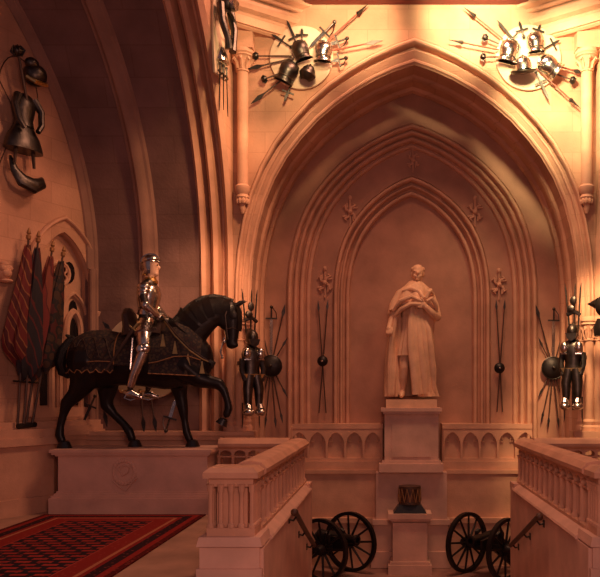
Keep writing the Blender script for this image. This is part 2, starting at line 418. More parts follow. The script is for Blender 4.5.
# dado at niche back: blind arcade band on both sides of the statue
for sd, (ua, ub) in (('left', (XC - 2.05, XC - .48)), ('right', (XC + .5, XC + 2.05))):
    t = MB(); t.b2((ua, YB - .0, .36), (ub, YD + .02, .50)); t.b2((ua, YB + .02, 1.04), (ub, YD + .02, 1.12)); t.b2((ua, YB + .1, .5), (ub, YD + .02, 1.04))
    t.prism([(ua, .30), (ub, .30), (ub, .36), (ua, .36)], YB - .06, YD)
    arcade(t, ua + .02, ub - .02, .5, 1.04, 5, YB + .03, .09)
    t.b2((ua, YB - .02, ZL), (ub, YD, .30))
    t.b2((ua, YB - .12, ZL), (ub, YB, -.45)); t.b2((ua, YB - .15, -.5), (ub, YB, -.42))
    struct(t, 'trim_dado_' + sd, M['trim'])
# right crossing pier side wall and mouldings (mirror of the left one, mostly outside the frame)
def side_wall(sgn):
    nm = 'left' if sgn < 0 else 'right'
    X0 = XC + sgn * 2.74; k = .12
    prof = []
    for i in range(25):
        th = (PI / 2) * i / 24 * .98
        prof.append((6.15 + 5.35 * math.cos(th), 3.5 + 5.35 * math.sin(th)))
    mb = MB(); Xf = lambda y: X0 + sgn * k * (YA - y)
    for (ya, za), (yb, zb) in zip(prof, prof[1:]):
        mb.add([(Xf(ya), ya, za), (Xf(yb), yb, zb), (Xf(yb), yb, 9.2), (Xf(ya), ya, 9.2)], [(0, 1, 2, 3)])
    struct(mb, 'wall_crossing_' + nm, M['wall_y'])
    # transverse arch: rolls swept along the same curve, stepping out to the pier behind
    steps = [(0.00, .00), (.06, -.06), (.12, .02), (.17, .15), (.20, .15), (.22, -.03), (.27, -.08), (.33, .0), (.355, .14), (.38, .14), (.40, -.05), (.45, -.09), (.50, -.02), (.55, .06)]
    mb = MB(); rows = []
    for dx, dr in steps:
        r = 5.35 + dr * 1.0; row = [(X0 + sgn * dx, YA + dr - .02, 1.1)]
        row = [(X0 + sgn * dx, YA + dr - .0, z) for z in (.9, 2.0, 2.8)]
        for i in range(31):
            th = (PI / 2) * i / 30; y = 6.15 + r * math.cos(th); z = 3.5 + r * math.sin(th)
            kk = .12 + (dx / .55) * .04
            row.append((X0 + sgn * (dx + kk * (YA - y)), y, z))
        rows.append(row)
    mb.grid(rows); struct(mb, 'trim_transverse_arch_' + nm, M['trim'], smooth=True)
side_wall(-1); side_wall(1)

# horse bay: back wall, ruled vault, left wall
kf = lambda X0: {0: .14, 1: .41, 2: .5}[0] if X0 > -2.9 else .14 + (X0 + 2.9) / (-4.48 + 2.9) * .36
def vpt(X0, y): return X0 - kf(X0) * (YA - y)
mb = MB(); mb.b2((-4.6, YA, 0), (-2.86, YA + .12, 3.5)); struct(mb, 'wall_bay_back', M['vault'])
prof = [(YA, 3.5)] + [(6.15 + 5.35 * math.cos(t), 3.5 + 5.35 * math.sin(t)) for t in [(PI / 2) * i / 40 for i in range(1, 41)]]
mb = MB(); rows = []
for i in range(11):
    X0 = -2.85 - i * (4.48 - 2.85) / 10
    rows.append([(vpt(X0, y), y, z) for y, z in prof])
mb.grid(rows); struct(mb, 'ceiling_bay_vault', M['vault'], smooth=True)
def rib(X0, wd, dep, name, zb=1.05, mat='trim'):
    mb = MB(); rows = []
    cs = [(-.5, 0), (-.42, .35), (-.3, .4), (-.2, .75), (-.08, 1), (.08, 1), (.2, .75), (.3, .4), (.42, .35), (.5, 0)]
    for u, d in cs:
        r = [(X0 + u * wd, YA - d * dep, z) for z in (zb, 2.0, 3.0, 3.49)]
        for i in range(41):
            t = (PI / 2) * i / 40; R = 5.35 - d * dep; y = 6.15 + R * math.cos(t); z = 3.5 + R * math.sin(t)
            r.append((vpt(X0, y) + u * wd, y, z))
        rows.append(r)
    mb.grid(rows); return struct(mb, name, M[mat], smooth=True)
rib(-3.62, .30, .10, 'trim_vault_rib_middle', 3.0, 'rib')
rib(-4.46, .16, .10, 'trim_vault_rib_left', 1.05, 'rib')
# left wall frame: local x runs back along the wall, local y goes into the wall
LU = Vector((.4472, .8944, 0)); LA = Vector((-.8944, .4472, 0))
LO = Vector((-4.48, YA, 0))
ML = frame(LO, LU, LA)          # local x=0 at back corner, negative toward the camera
def lwall(px, py, off=0.0):     # local coordinates on the left wall of a photo pixel
    den = (CX - px) / F; y = (4.48 + .5 * YA - off / .8944) / (den + .5)
    X = -(CX - px) * y / F; z = EYE + (CY - py) * y / F
    d = Vector((X, y, 0)) - LO
    return d.dot(LU), z
wu, wz = lwall(64.5, 232)
wzs = 2.9
mb = MB(ML)
wall_arch(mb, -6.5, 0.02, 0, 9.2, wu, .52, wzs, wz, 1.28, 0, .16)
struct(mb, 'wall_left', M['wall_y'])
mb = MB(ML)
arch_loft(mb, wu, wzs, (.72, wz + .24), (.50, wz - .02), rolls(-.01, .08, [(.15, .13, .06), (.5, .10, .03), (.82, .14, .05)]), 2.82)
wm = struct(mb, 'trim_window_hood', M['trim'], smooth=True)
for s_ in (-1, 1):
    mb = MB(ML); c = wu + s_ * .60
    mb.lathe([(.045, 1.3), (.075, 1.3), (.075, 1.38), (.05, 1.42), (.045, 2.66)], Matrix.Translation((c, -.02, 0)), 10)
    mb.lathe([(.05, 2.66), (.065, 2.69), (.06, 2.72), (.10, 2.80), (.11, 2.86), (.07, 2.88)], Matrix.Translation((c, -.02, 0)), 10)
    struct(mb, 'trim_window_shaft', M['trim'], smooth=True)
# tracery in the window: two lancets and a head
mb = MB(ML); mb.b2((wu - .52, .15, 1.28), (wu + .52, .20, wz)); struct(mb, 'wall_window_recess', M['trim'])
mb = MB(ML)
for c in (-.27, .27): mb.prism([(wu + c + u, z) for u, z in arch_pts(.085, 2.45, 2.75, 1.45, n=1)], .13, .152)
for c in (-.27, .27): mb.prism([(wu + c + u, z) for u, z in arch_pts(.07, 2.86, 3.02, 2.84, n=1)], .13, .152)
mb.prism([(wu + .20 + .10 * math.cos(t), 3.42 + .16 * math.sin(t)) for t in [2 * PI * i / 12 for i in range(12)]], .13, .152)
win = struct(mb, 'window_1', M['glass'])
mb = MB(ML)
for c in (-.26, .26):
    for a_ in (.25,):
        P = arch_pts(.235, 2.62, 3.12, 1.28, n=1)
        mb.tube([(wu + c + u, .10, z) for u, z in P], .028, 6)
        P = arch_pts(.13, 2.5, 2.85, 1.3, n=1)
        mb.tube([(wu + c + u, .11, z) for u, z in P], .045, 6)
mb.tube([(wu + .17 * math.cos(t), .10, 3.38 + .17 * math.sin(t)) for t in [2 * PI * i / 16 for i in range(16)]], .028, 6, closed=True)
for k in range(4):
    a = PI / 4 + k * PI / 2; mb.tube([(wu + .09 * math.cos(a) + .06 * math.cos(t), .10, 3.38 + .09 * math.sin(a) + .06 * math.sin(t)) for t in [2 * PI * i / 10 for i in range(10)]], .016, 5, closed=True)
mb.b2((wu - .03, .06, 1.28), (wu + .03, .14, 3.1)); mb.b2((wu - .52, .05, 1.28), (wu + .52, .14, 1.42))
mb.b2((wu - .52, .09, 2.9), (wu - .44, .14, 3.5)); mb.b2((wu + .44, .09, 2.9), (wu + .52, .14, 3.5))
fr_ = mb.build('window_frame', M['trim'], win, False)
# dado along bay back and left wall
mb = MB(); mb.b2((-4.5, YA - .16, 0), (-1.98, YA + .02, .93))
mb.prism([(-4.5, .93), (-1.98, .93), (-1.98, 1.0), (-4.5, 1.0)], YA - .22, YA + .02); mb.b2((-4.5, YA - .27, 1.0), (-1.98, YA + .02, 1.06)); mb.b2((-4.5, YA - .24, 0), (-2.15, YA, .22))
struct(mb, 'trim_bay_dado', M['trim'])
mb = MB(); mb.b2((2.78, YA - .16, 0), (4.2, YA + .02, .93)); mb.b2((2.76, YA - .24, .93), (4.2, YA + .02, 1.06)); struct(mb, 'trim_right_dado', M['trim'])
mb = MB(ML); mb.b2((-5, -.10, 0), (.2, .02, .95)); mb.b2((-5, -.16, 0), (.2, .02, .2))
for z, d in ((.95, .14), (1.02, .18), (1.09, .15), (1.16, .12)): mb.b2((-5, -d, z), (.2, .02, z + .07))
mb.b2((-2.4, -.30, 0), (-.85, 0, .22)); mb.b2((-2.35, -.26, .22), (-.9, 0, .92)); mb.b2((-2.4, -.31, .92), (-.85, 0, 1.02)); mb.b2((-2.36, -.27, 1.02), (-.9, 0, 1.14))
dd = struct(mb, 'trim_left_dado', M['trim'])
mb = MB(ML)
for k in range(4):
    a = k * PI / 2 + PI / 4; mb.tube([(-.52 + .075 * math.cos(a) + .07 * math.cos(t), -.11, .62 + .075 * math.sin(a) + .07 * math.sin(t)) for t in [2 * PI * i / 12 for i in range(12)]], .018, 5, closed=True)
mb.tube([(-.52 - .17, -.11, .45), (-.52 + .17, -.11, .45), (-.52 + .17, -.11, .79), (-.52 - .17, -.11, .79)], .02, 4, closed=True)
mb.build('quatrefoil', M['trim'], dd, True)

mb = MB(); mb.b2((3.66, YA, 0), (8.2, YA + .12, 9.2)); struct(mb, 'wall_right_bay_back', M['vault'])
mb = MB(); mb.b2((8.0, 2.0, 0), (8.2, YA + .1, 9.2)); struct(mb, 'wall_right', M['wall_y'])
# jamb shafts with capitals under the great arch, and corner wall shafts above
def capital(mb, x, y, z0, h, r0, r1, n=12, leaves=True):
    T = Matrix.Translation((x, y, z0))
    mb.lathe([(r0 * .9, -.03), (r0 * 1.2, -.02), (r0 * 1.2, .0), (r0, .015), (r0 * 1.02, h * .3), (r1 * .85, h * .62), (r1, h * .66), (r1 * .93, h * .74), (r1 * 1.05, h * .80), (r1 * 1.05, h * .9), (r1 * .95, h), (r1 * .6, h)], T, n)
    if leaves:
        for k in range(8):
            a = 2 * PI * k / 8; c, s_ = math.cos(a), math.sin(a)
            mb.tube([(x + c * r0, y + s_ * r0, z0 + h * .05), (x + c * (r0 + .02), y + s_ * (r0 + .02), z0 + h * .35), (x + c * (r1 * .95), y + s_ * (r1 * .95), z0 + h * .52), (x + c * r1 * 1.02, y + s_ * r1 * 1.02, z0 + h * .40)], [.02, .024, .024, .012], 5)
for nm, sg in (('left', -1), ('right', 1)):
    for k, (dx, dy, r) in enumerate(((2.64, -.01, .07), (2.78, -.05, .06), (2.54, .09, .045))):
        mb = MB(); x = XC + sg * dx; y = YA + dy
        mb.lathe([(r * 1.7, 1.06), (r * 1.7, 1.12), (r * 1.3, 1.15), (r * 1.45, 1.2), (r, 1.24), (r, 2.44)], Matrix.Translation((x, y, 0)), 12)
        capital(mb, x, y, 2.44, .34, r, r * 1.75)
        struct(mb, 'trim_jamb_shaft_' + nm, M['trim'], smooth=True)
    # tall corner shaft on corbel
    x = XC + sg * 2.58; y = YA - .10
    mb = MB(); mb.lathe([(.02, 4.32), (.05, 4.40), (.045, 4.44), (.10, 4.56), (.085, 4.60), (.115, 4.66), (.115, 4.72), (.085, 4.75), (.085, 6.46)], Matrix.Translation((x, y, 0)), 14)
    for k in range(6):
        a = PI * k / 5 + PI; mb.ball((x + .075 * math.cos(a), y + .075 * math.sin(a), 4.50), (.03, .03, .05), n=6, h=5)
    capital(mb, x, y, 6.46, .30, .085, .17)
    mb.b2((x - .17, y - .13, 6.76), (x + .17, YA + .01, 7.02))
    struct(mb, 'trim_corner_shaft_' + nm, M['trim'], smooth=True)
    # squinch mouldings rising from the corner towards the hall
    p0 = Vector((XC + sg * 1.86, YA + .05, 0)); d = Vector((sg * .82, -.57, 0)); nrm = Vector((-sg * .57, -.82, 0))
    mb = MB(); q = []
    for i, (off, z, rr) in enumerate(((.02, 7.06, .07), (.10, 7.17, .035), (.13, 7.28, .09), (.20, 7.42, .04), (.24, 7.54, .10), (.30, 7.70, .05), (.34, 7.82, .09))):
        a = p0 + nrm * (off - .1) + Vector((0, 0, z)); b_ = a + d * 1.9
        mb.tube([a - d * .3, b_], rr, 8)
    mb.b2((-.35, -.02, 7.02), (1.9, .5, 8.0), frame(p0, d, -nrm))
    struct(mb, 'trim_squinch_' + nm, M['trim'], smooth=True)

# painted gallery beam at the top edge
mb = MB(); mb.b2((-1.25, YA - .34, 7.52), (2.1, YA - .02, 7.95)); mb.b2((-1.25, YA - .38, 7.50), (2.1, YA - .02, 7.55))
bm_ = tag(mb.build('gallery_beam', M['beam'], None, False), 'crimson painted beam with gilt carving above the great arch', 'beam')
for i, px in enumerate((296, 304, 311, 318, 327, 516, 523, 529)):
    X = (px - CX) * (YA - .4) / F; mb = MB()
    for k in range(5):
        a = 2 * PI * k / 5 + i; mb.ball((X + .035 * math.cos(a), YA - .4, 7.535 + .03 * math.sin(a)), .028, n=8, h=5)
    mb.build('gilt_ornament', M['gold'], bm_, True)

# ceiling far above so the hall is closed overhead
mb = MB(); mb.b2((-2.3, 10.5, 9.2), (3.2, 11.6, 9.3)); struct(mb, 'ceiling', M['vault'])

# ------------------------------------------------------------------ carved finials on the niche panels
def carved(px, py, y, s=1.0, lbl=''):
    c = at(px, py, y - .02); mb = MB()
    for k in range(4):
        a = PI / 4 + k * PI / 2; ca, sa = math.cos(a), math.sin(a)
        e = c + Vector((ca * .13 * s, 0, sa * .17 * s)); side = Vector((-sa, 0, ca)) * .045 * s
        mb.tube([c, c.lerp(e, .55) + side * .6, e, e + side * 1.2], [.022 * s, .026 * s, .03 * s, .012 * s], 6)
        mb.tube([c.lerp(e, .6), e - side * 1.3], [.02 * s, .014 * s], 6)
    mb.tube([c - Vector((0, 0, .26 * s)), c + Vector((0, 0, .24 * s))], [.012, .016], 6); mb.ball(c + Vector((0, -.02, 0)), .045 * s)
    mb.ball(c + Vector((0, 0, .25 * s)), (.035 * s, .03, .05 * s))
    return tag(mb.build('carved_finial', M['trim'], None, True), lbl, 'carving', 'carved finials on the niche panels')
carved(325, 283, YC, .95, 'carved stone foliage knot above the crossed pikes left of the statue')
carved(499, 285, YC, .95, 'carved stone foliage knot above the crossed pikes right of the statue')
carved(350, 212, YC, .95, 'carved stone foliage knot on the left shoulder of the niche arch')
carved(475, 212, YC, .95, 'carved stone foliage knot on the right shoulder of the niche arch')
carved(413, 160, YC, .8, 'carved stone foliage knot at the peak of the niche arch')

# ================================================================== BALUSTRADES
def balustrade(name, label, segs, newels):
    """segs: (p0, p1, n) centre lines; rail, balusters, arcade heads"""
    r = thing(name, label, 'balustrade', (segs[0][0][0], segs[0][0][1], .37), 'stone balustrades around the stairwell')
    for k, (p, q, n) in enumerate(segs):
        p = Vector((*p, 0)); q = Vector((*q, 0)); L = (q - p).length; u = (q - p) / L; v = Vector((-u.y, u.x, 0)); T = frame(p, u, v)
        mb = MB(T)
        mb.prism([(-.145, .885), (-.15, .925), (-.10, .98), (0, 1.0), (.10, .98), (.15, .925), (.145, .885), (.10, .85), (-.10, .85)], 0, L, frame((0, 0, 0), (0, 1, 0), (1, 0, 0)))
        mb.build('rail', M['trim'], r, True)
        mb = MB(T); arcade(mb, 0, L, .73, .86, n, -.085, .17, .02, .04, False)
        mb.build('arcade_head', M['trim'], r, False)
        mb = MB(T); mb.b2((0, -.11, .365), (L, .11, .40)); mb.build('plinth_strip', M['trim'], r, False)
        for i in range(n + 1):
            x = i * L / n
            b_ = MB(T); b_.b2((x - .017, -.075, .39), (x + .017, .075, .77))
            for yy in (-.07, .07): b_.lathe([(.042, .39), (.042, .415), (.032, .43), (.023, .445), (.022, .72), (.034, .735), (.034, .75), (.040, .76)], Matrix.Translation((x, yy, 0)) @ Matrix.Rotation(PI / 8, 4, 'Z'), 8)
            b_.build('baluster', M['trim'], r, True)
    for (x, y, wx, wy) in newels:
        mb = MB(); mb.b2((x - wx * .5, y - wy * .5, .37), (x + wx * .5, y + wy * .5, .44)); mb.b2((x - wx * .32, y - wy * .32, .44), (x + wx * .32, y + wy * .32, .86))
        mb.b2((x - wx * .46, y - wy * .46, .80), (x + wx * .46, y + wy * .46, .88))
        for hx in range(5):
            for sy in (-1, 1):
                for (a, b) in ((x - wx * .44 + wx * .88 * hx / 4, y + sy * wy * .44), (x + sy * wx * .44, y - wy * .44 + wy * .88 * hx / 4)):
                    mb.lathe([(.034, .44), (.034, .465), (.022, .48), (.020, .74), (.030, .765), (.030, .80), (.04, .82)], Matrix.Translation((a * .98 + x * .02, b * .98 + y * .02, 0)), 8)
        nw = mb.build('newel', M['trim'], r, True)
        mb = MB(); mb.box((x, y, .90), (wx * 1.14, wy * 1.14, .05)); mb.box((x, y, .945), (wx * 1.14, wy * 1.14, .04), top=.80); mb.build('newel_cap', M['trim'], nw, False)
    return r
balustrade('balustrade', 'pierced stone balustrade with colonnettes left of the stairwell, in front of the horse', [((XL - .18, 6.95), (XL - .18, 10.68), 13), ((XL - .30, 10.68), (-2.36, 10.68), 5)], [(XL - .29, 6.80, .42, .36)])
balustrade('balustrade', 'pierced stone balustrade with colonnettes right of the stairwell, cut by the photo edge', [((XR + .18, 6.95), (XR + .18, 10.68), 13), ((XR + .30, 10.68), (3.25, 10.68), 7)], [(XR + .29, 6.80, .42, .36)])
# pedestals below the newels
for nm, x in (('left', XL - .29), ('right', XR + .29)):
    mb = MB(); mb.b2((x - .283, 6.54, 0), (x + .283, 7.05, .10)); mb.b2((x - .26, 6.57, .1), (x + .26, 7.02, .29)); mb.box((x, 6.80, .33), (.57, .51, .08), top=.93)
    struct(mb, 'trim_newel_base_' + nm, M['pale'])
# handrails
def handrail(label, x, y0, z0, y1, z1, sg):
    t = thing('handrail', label, 'handrail', (x, y0, z0), 'handrails on the stair walls')
    mb = MB(); mb.tube([(x + sg * .0, y0 - .01, z0), (x, y0 + .05, z0 - .005), (x, (y0 + y1) / 2, (z0 + z1) / 2), (x, y1, z1)], [.034, .030, .030, .030], 10); mb.ball((x, y0 - .02, z0 + .005), .042)
    mb.build('bar', M['wood'], t)
    for k in range(3):
        f = .06 + .42 * k; y = y0 + (y1 - y0) * f; z = z0 + (z1 - z0) * f
        b_ = MB(); b_.tube([(x, y, z - .02), (x - sg * .03, y, z - .06), (x - sg * .075, y, z - .05)], .012, 6); b_.box((x - sg * .076, y, z - .05), (.012, .06, .08))
        b_.build('bracket', M['iron'], t)
handrail('dark round handrail bolted to the left stair wall', XL + .08, 8.15, .34, 10.3, -.44, 1)
handrail('dark round handrail bolted to the right stair wall', XR - .08, 8.35, .26, 10.3, -.44, -1)

# ================================================================== CARPET
mb = MB(); mb.b2((-4.57, 4.6, .002), (-2.42, 10.10, .016))
tag(mb.build('carpet', carpet_mat(-4.57, -2.42, 4.6, 10.10), None, False), 'red patterned oriental carpet with dark border in front of the horse plinth', 'carpet')

# ================================================================== HORSE PLINTH
pl = thing('horse_plinth', 'long pale stone plinth with carved wreath carrying the mounted knight', 'plinth', (-3.5, 10.6, 0))
x0, x1, y0, y1 = -4.42, -2.42, 10.18, 11.05
mb = MB(); mb.b2((x0, y0, .30), (x1, y1, .80)); mb.build('die', M['pale'], pl, False)
mb = MB()
for (e, za, zb) in ((.11, 0, .22), (.085, .22, .25), (.05, .25, .28), (.02, .28, .31)): mb.b2((x0 - e, y0 - e * .4, za), (x1 + min(e, .03), y1, zb))
mb.build('base', M['pale'], pl, False)
mb = MB()
for (e, za, zb) in ((.02, .78, .80), (.045, .80, .83), (.06, .83, .87)): mb.b2((x0 - e * 1.6, y0 - e, za), (x1 + e, y1, zb))
mb.build('top_slab', M['pale'], pl, False)
c = at(124, 472, y0 - .012); mb = MB()
for k in range(22):
    a = 2 * PI * k / 22; 
    if k in (5,): pass
    mb.ball(c + Vector((.14 * math.cos(a), 0, .155 * math.sin(a))), (.024, .014, .032), n=6, h=4)
mb.tube([c + Vector((-.16, 0, -.11)), c + Vector((-.06, 0, -.2)), c + Vector((.02, 0, -.25)), c + Vector((.10, 0, -.15)), c + Vector((.17, 0, -.08))], .011, 5)
mb.tube([c + Vector((-.07, 0, .03)), c + Vector((-.02, 0, -.05)), c + Vector((.05, 0, .0)), c + Vector((.07, 0, .07)), c + Vector((0, 0, .09)), c + Vector((-.06, 0, .05))], .016, 5, closed=True)
mb.build('carved_wreath', M['pale'], pl)

# ================================================================== HORSE
HY = 10.6
def h(px, py, dy=0.0):
    p = at(px, py, HY); return Vector((p.x, HY + dy, p.z))
hr = thing('armoured_horse', 'dark striding horse in embroidered black barding, one foreleg raised, on the long plinth', 'horse', (h(130, 447).x, HY, .87))
TR = [(70, 352, 376, .13), (77, 339, 384, .22), (90, 333, 390, .29), (106, 332, 388, .30), (120, 335, 386, .29), (135, 338, 386, .29), (150, 338, 388, .29), (165, 331, 390, .28), (180, 322, 389, .26), (194, 326, 384, .22), (205, 342, 376, .15)]
prims = []
for (xa, ta, ba, wa), (xb, tb, bb, wb) in zip(TR, TR[1:]):
    for i in range(5):
        t = i / 4; px = xa + (xb - xa) * t; a = ta + (tb - ta) * t; b = ba + (bb - ba) * t; wd = wa + (wb - wa) * t
        c = h(px, (a + b) / 2); prims.append(ell(c, (.12, wd, (b - a) / 2 * HY / F)))
NK = [(h(176, 346), .30, .22), (h(187, 333), .28, .17), (h(198, 321), .26, .145), (h(208, 314), .225, .125), (h(219, 310), .18, .11), (h(228, 310), .14, .10)]
prims.append(chain(NK))
HD = [(h(229, 311), .145, .10), (h(231, 319), .145, .095), (h(232, 328), .115, .08), (h(232, 337), .095, .065), (h(231.5, 343.5), .082, .06)]
prims.append(chain(HD)); prims.append(ell(h(225, 321), (.10, .09, .125)))
def leg(pts, dy, dy2=None):
    n = len(pts); d2 = dy if dy2 is None else dy2
    return chain([(h(x, y, dy + (d2 - dy) * i / (n - 1)), r * 1.28, r * 1.08) for i, (x, y, r) in enumerate(pts)])
prims.append(leg([(176, 364, .17), (175, 380, .115), (178, 396, .075), (180.5, 410, .06), (182, 420, .04), (184, 433, .046), (187, 440, .044)], .13, .14))
prims.append(leg([(186, 366, .17), (202, 379, .10), (212, 382, .075), (221, 384, .064), (226, 390, .048), (229.5, 400, .040), (231, 408, .047), (229, 414, .044)], -.13, -.15))
prims.append(leg([(90, 362, .22), (88, 380, .15), (80, 394, .09), (71, 403, .07), (68, 413, .048), (65, 425, .043), (64, 434, .05), (66.5, 440, .046)], -.13, -.15))
prims.append(leg([(98, 364, .20), (104, 384, .13), (103, 397, .085), (103, 405, .072), (110, 414, .048), (121, 425, .044), (126, 432, .052), (128.5, 439, .047)], .13, .14))
for dy in (-.05, .05):
    prims.append(chain([(h(236, 306, dy), .034, .024), (h(241, 302.5, dy), .030, .02), (h(247, 300.5, dy), .010, .008)]))
prims.append(ell(h(236, 345), (.035, .05, .04)))
blob('body', prims, .016, M['horse'], hr, sm=6)
def hoof(px, py, dy, tilt=0):
    mb = MB(); c = h(px, py, dy); mb.lathe([(.075, 0), (.07, .02), (.052, .085), (.03, .095)], Matrix.Translation(c) @ Matrix.Rotation(tilt, 4, 'Y'), 12, 1.15, 1)
    mb.build('hoof', M['hoof'], hr)
for a in ((190, 447, .14), (69, 447, -.15), (131.5, 447, .14)): 
    c = a; mb = MB(); p = h(*c); p.z = .872
    mb.lathe([(.092, 0), (.085, .02), (.060, .088), (.035, .10)], Matrix.Translation(p), 12, 1.15, 1); mb.build('hoof', M['hoof'], hr)
hoof(223.5, 424, -.15, .5)
# eyes, bit, tail, mane
for dy in (-.085, .085):
    mb = MB(); mb.ball(h(233, 317, dy), .018, n=8, h=6); mb.build('eye', M['black'], hr)
mb = MB(); mb.tube([h(75, 338), h(70, 342), h(66, 350), h(64, 362), h(66, 372), h(70, 377)], [.05, .07, .105, .125, .11, .04], 10); 
for k in range(3): mb.tube([h(72, 340, .03 * (k - 1)), h(66 + k, 335)], [.03, .015], 6)
mb.build('tail', M['mane'], hr)
mb = MB(); P = [h(233, 301), h(224, 298), h(214, 297), h(203, 299), h(192, 305), h(181, 314), h(170, 324)]
mb.tube([p + Vector((0, 0, .0)) for p in P], [.025, .035, .045, .05, .05, .045, .03], 8); mb.build('mane', M['mane'], hr)
# barding: shells that follow the trunk
def shell(name, xs, skirt, mat, off=.035, a0=0.0, n=16, parent=hr):
    rows = []
    m_ = 18
    for k in range(m_ + 1):
        px = xs[0] + (xs[1] - xs[0]) * k / m_
        for (xa, ta, ba, wa), (xb, tb, bb, wb) in zip(TR, TR[1:]):
            if xa <= px <= xb:
                t = (px - xa) / (xb - xa); ta_, ba_, wa_ = ta + (tb - ta) * t, ba + (bb - ba) * t, wa + (wb - wa) * t
        c = h(px, (ta_ + ba_) / 2); hh = (ba_ - ta_) / 2 * HY / F + off; ww = wa_ + off; zb = h(px, skirt(px)).z
        row = []
        for i in range(n + 1):
            a = PI * i / n; y = -ww * math.cos(a); z = hh * math.sin(a); row.append((c.x, HY + y, c.z + z))
        wob = .012 * math.sin(px * .9)
        row = [(c.x, HY - ww - .015 - wob, zb), (c.x, HY - ww - .008, (c.z + zb) / 2)] + row + [(c.x, HY + ww + .008, (c.z + zb) / 2), (c.x, HY + ww + .015 + wob, zb)]
        rows.append(row)
    inner = [[(x, HY + (y - HY) * .94, z - .012) for x, y, z in r] for r in rows]
    mb = MB(); mb.grid(rows); mb.grid(inner)
    for A, B in ((rows[0], inner[0]), (rows[-1], inner[-1]), ([r[0] for r in rows], [r[0] for r in inner]), ([r[-1] for r in rows], [r[-1] for r in inner])): mb.grid([A, B])
    o = mb.build(name, mat, parent); return o, rows
cr, R1 = shell('crupper_cloth', (73, 122), lambda x: 372 + 2 * math.sin(x * .7), M['bard'])
fl_, R2 = shell('flanchard_cloth', (122, 150), lambda x: 366, M['bard'], .03)
pe, R3 = shell('peytral_cloth', (156, 204), lambda x: 374 + (x - 156) * .05, M['bard'], .04)
for par, R, cols in ((cr, R1, (0, 2)), (pe, R3, (0, 2))):
    for ci in cols:
        mb = MB(); mb.tube([Vector(r[ci]) + Vector((0, -.012, .0 if ci == 0 else -.03)) for r in R], .008, 5); mb.build('gilt_braid', M['braid'], par)
for k in (0, -1):
    mb = MB(); mb.tube([Vector(p) + Vector((0, 0, .006)) for p in R1[k][1:-1]], .008, 5); mb.build('gilt_braid', M['braid'], cr)
# interlaced scroll lines on the crupper
for j in range(2):
    mb = MB(); pts = []
    for k in range(len(R1)):
        i = 4 + 2 * math.sin(k * .8 + j * PI); a, b = int(i), min(int(i) + 1, len(R1[k]) - 1); pts.append(Vector(R1[k][a]).lerp(Vector(R1[k][b]), i - a) + Vector((0, -.008, .006)))
    mb.tube(pts, .005, 5); mb.build('scroll_embroidery', M['leather'], cr)
# neck armour: lapped plates
for k in range(7):
    t = k / 6; i = min(int(t * 5), 4); f = t * 5 - i
    p = NK[i][0].lerp(NK[i + 1][0], f); r = NK[i][1] + (NK[i + 1][1] - NK[i][1]) * f; l = NK[i][2] + (NK[i + 1][2] - NK[i][2]) * f
    d = (NK[i + 1][0] - NK[i][0]).normalized(); up = Vector((-d.z, 0, d.x));
    rows = []
    for s_, g in ((-.055, 1.06), (0, 1.10), (.055, 1.16)):
        rows.append([tuple(p + d * s_ + up * (r * g * math.sin(a)) + Vector((0, 1, 0)) * (l * g + .01) * -math.cos(a)) for a in [PI * (-.12 + 1.24 * q / 14) for q in range(15)]])
    mb = MB(); mb.grid(rows); mb.build('crinet_plate', M['iron'] if k % 2 else M['horse'], hr)
# chamfron plate on the face
mb = MB(); rows = []
for (px, py, w_) in ((238.5, 303, .06), (242.5, 311, .062), (243, 320, .055), (242.5, 331, .042)):
    rows.append([tuple(h(px - abs(q) * 4, py, q * w_ * 1.3) ) for q in (-1, -.6, -.2, .2, .6, 1)])
mb.grid(rows); mb.build('face_plate', M['iron'], hr)
for dy in (-.10, .10):
    mb = MB(); mb.lathe([(.062, -.012), (.058, .008), (.02, .02), (.004, .022)], frame(h(234, 315.5, dy), (1, 0, 0), (0, 0, 1), (0, -1 if dy < 0 else 1, 0)), 16); mb.build('blinker', M['iron'], hr)
# bridle and bit
mb = MB(); mb.tube([h(232, 303, -.1), h(227, 316, -.115), h(228, 330, -.09), h(229, 340, -.07)], .010, 5); mb.tube([h(227, 330, -.09), h(234, 328, -.085), h(241, 331, 0), h(234, 328, .085), h(227, 330, .09)], .010, 5)
br_ = mb.build('bridle', M['leather'], hr)
mb = MB(); mb.tube([h(226 + 0, 338, -.085), h(224, 344, -.09), h(222, 352, -.09), h(224, 358, -.09)], .012, 6); mb.ball(h(225.5, 342, -.09), .03, n=8, h=6); mb.ball(h(223.5, 358, -.09), .018, n=8, h=6); mb.build('bit', M['steel'], br_)
# hanging gilt points along the neck strap
for (px, py) in ((170, 342), (181, 349), (193, 361), (206, 368)):
    dy = -.33 + (px - 170) * .003; mb = MB(); mb.prism([(-.035, 0), (.035, 0), (.004, .17), (-.004, .17)], -.008, .008, Matrix.Translation(h(px, py + 6, dy))); mb.build('gilt_pendant', M['gilt'], hr)
# reins
for k in (0, 1):
    mb = MB(); mb.tube([h(167.5, 320 + k * 2, -.16), h(180, 334 + k * 3, -.27), h(195, 349 + k * 2.5, -.30), h(207, 358 + k * 2, -.27), h(216, 364, -.2)], .011, 5); mb.build('rein', M['gilt'] if k else M['leather'], hr)
mb = MB(); mb.tube([h(213, 361, -.22), h(216, 364, -.2), h(215, 369, -.2)], [.03, .045, .02], 6); mb.build('rein_tassel', M['black'], hr)
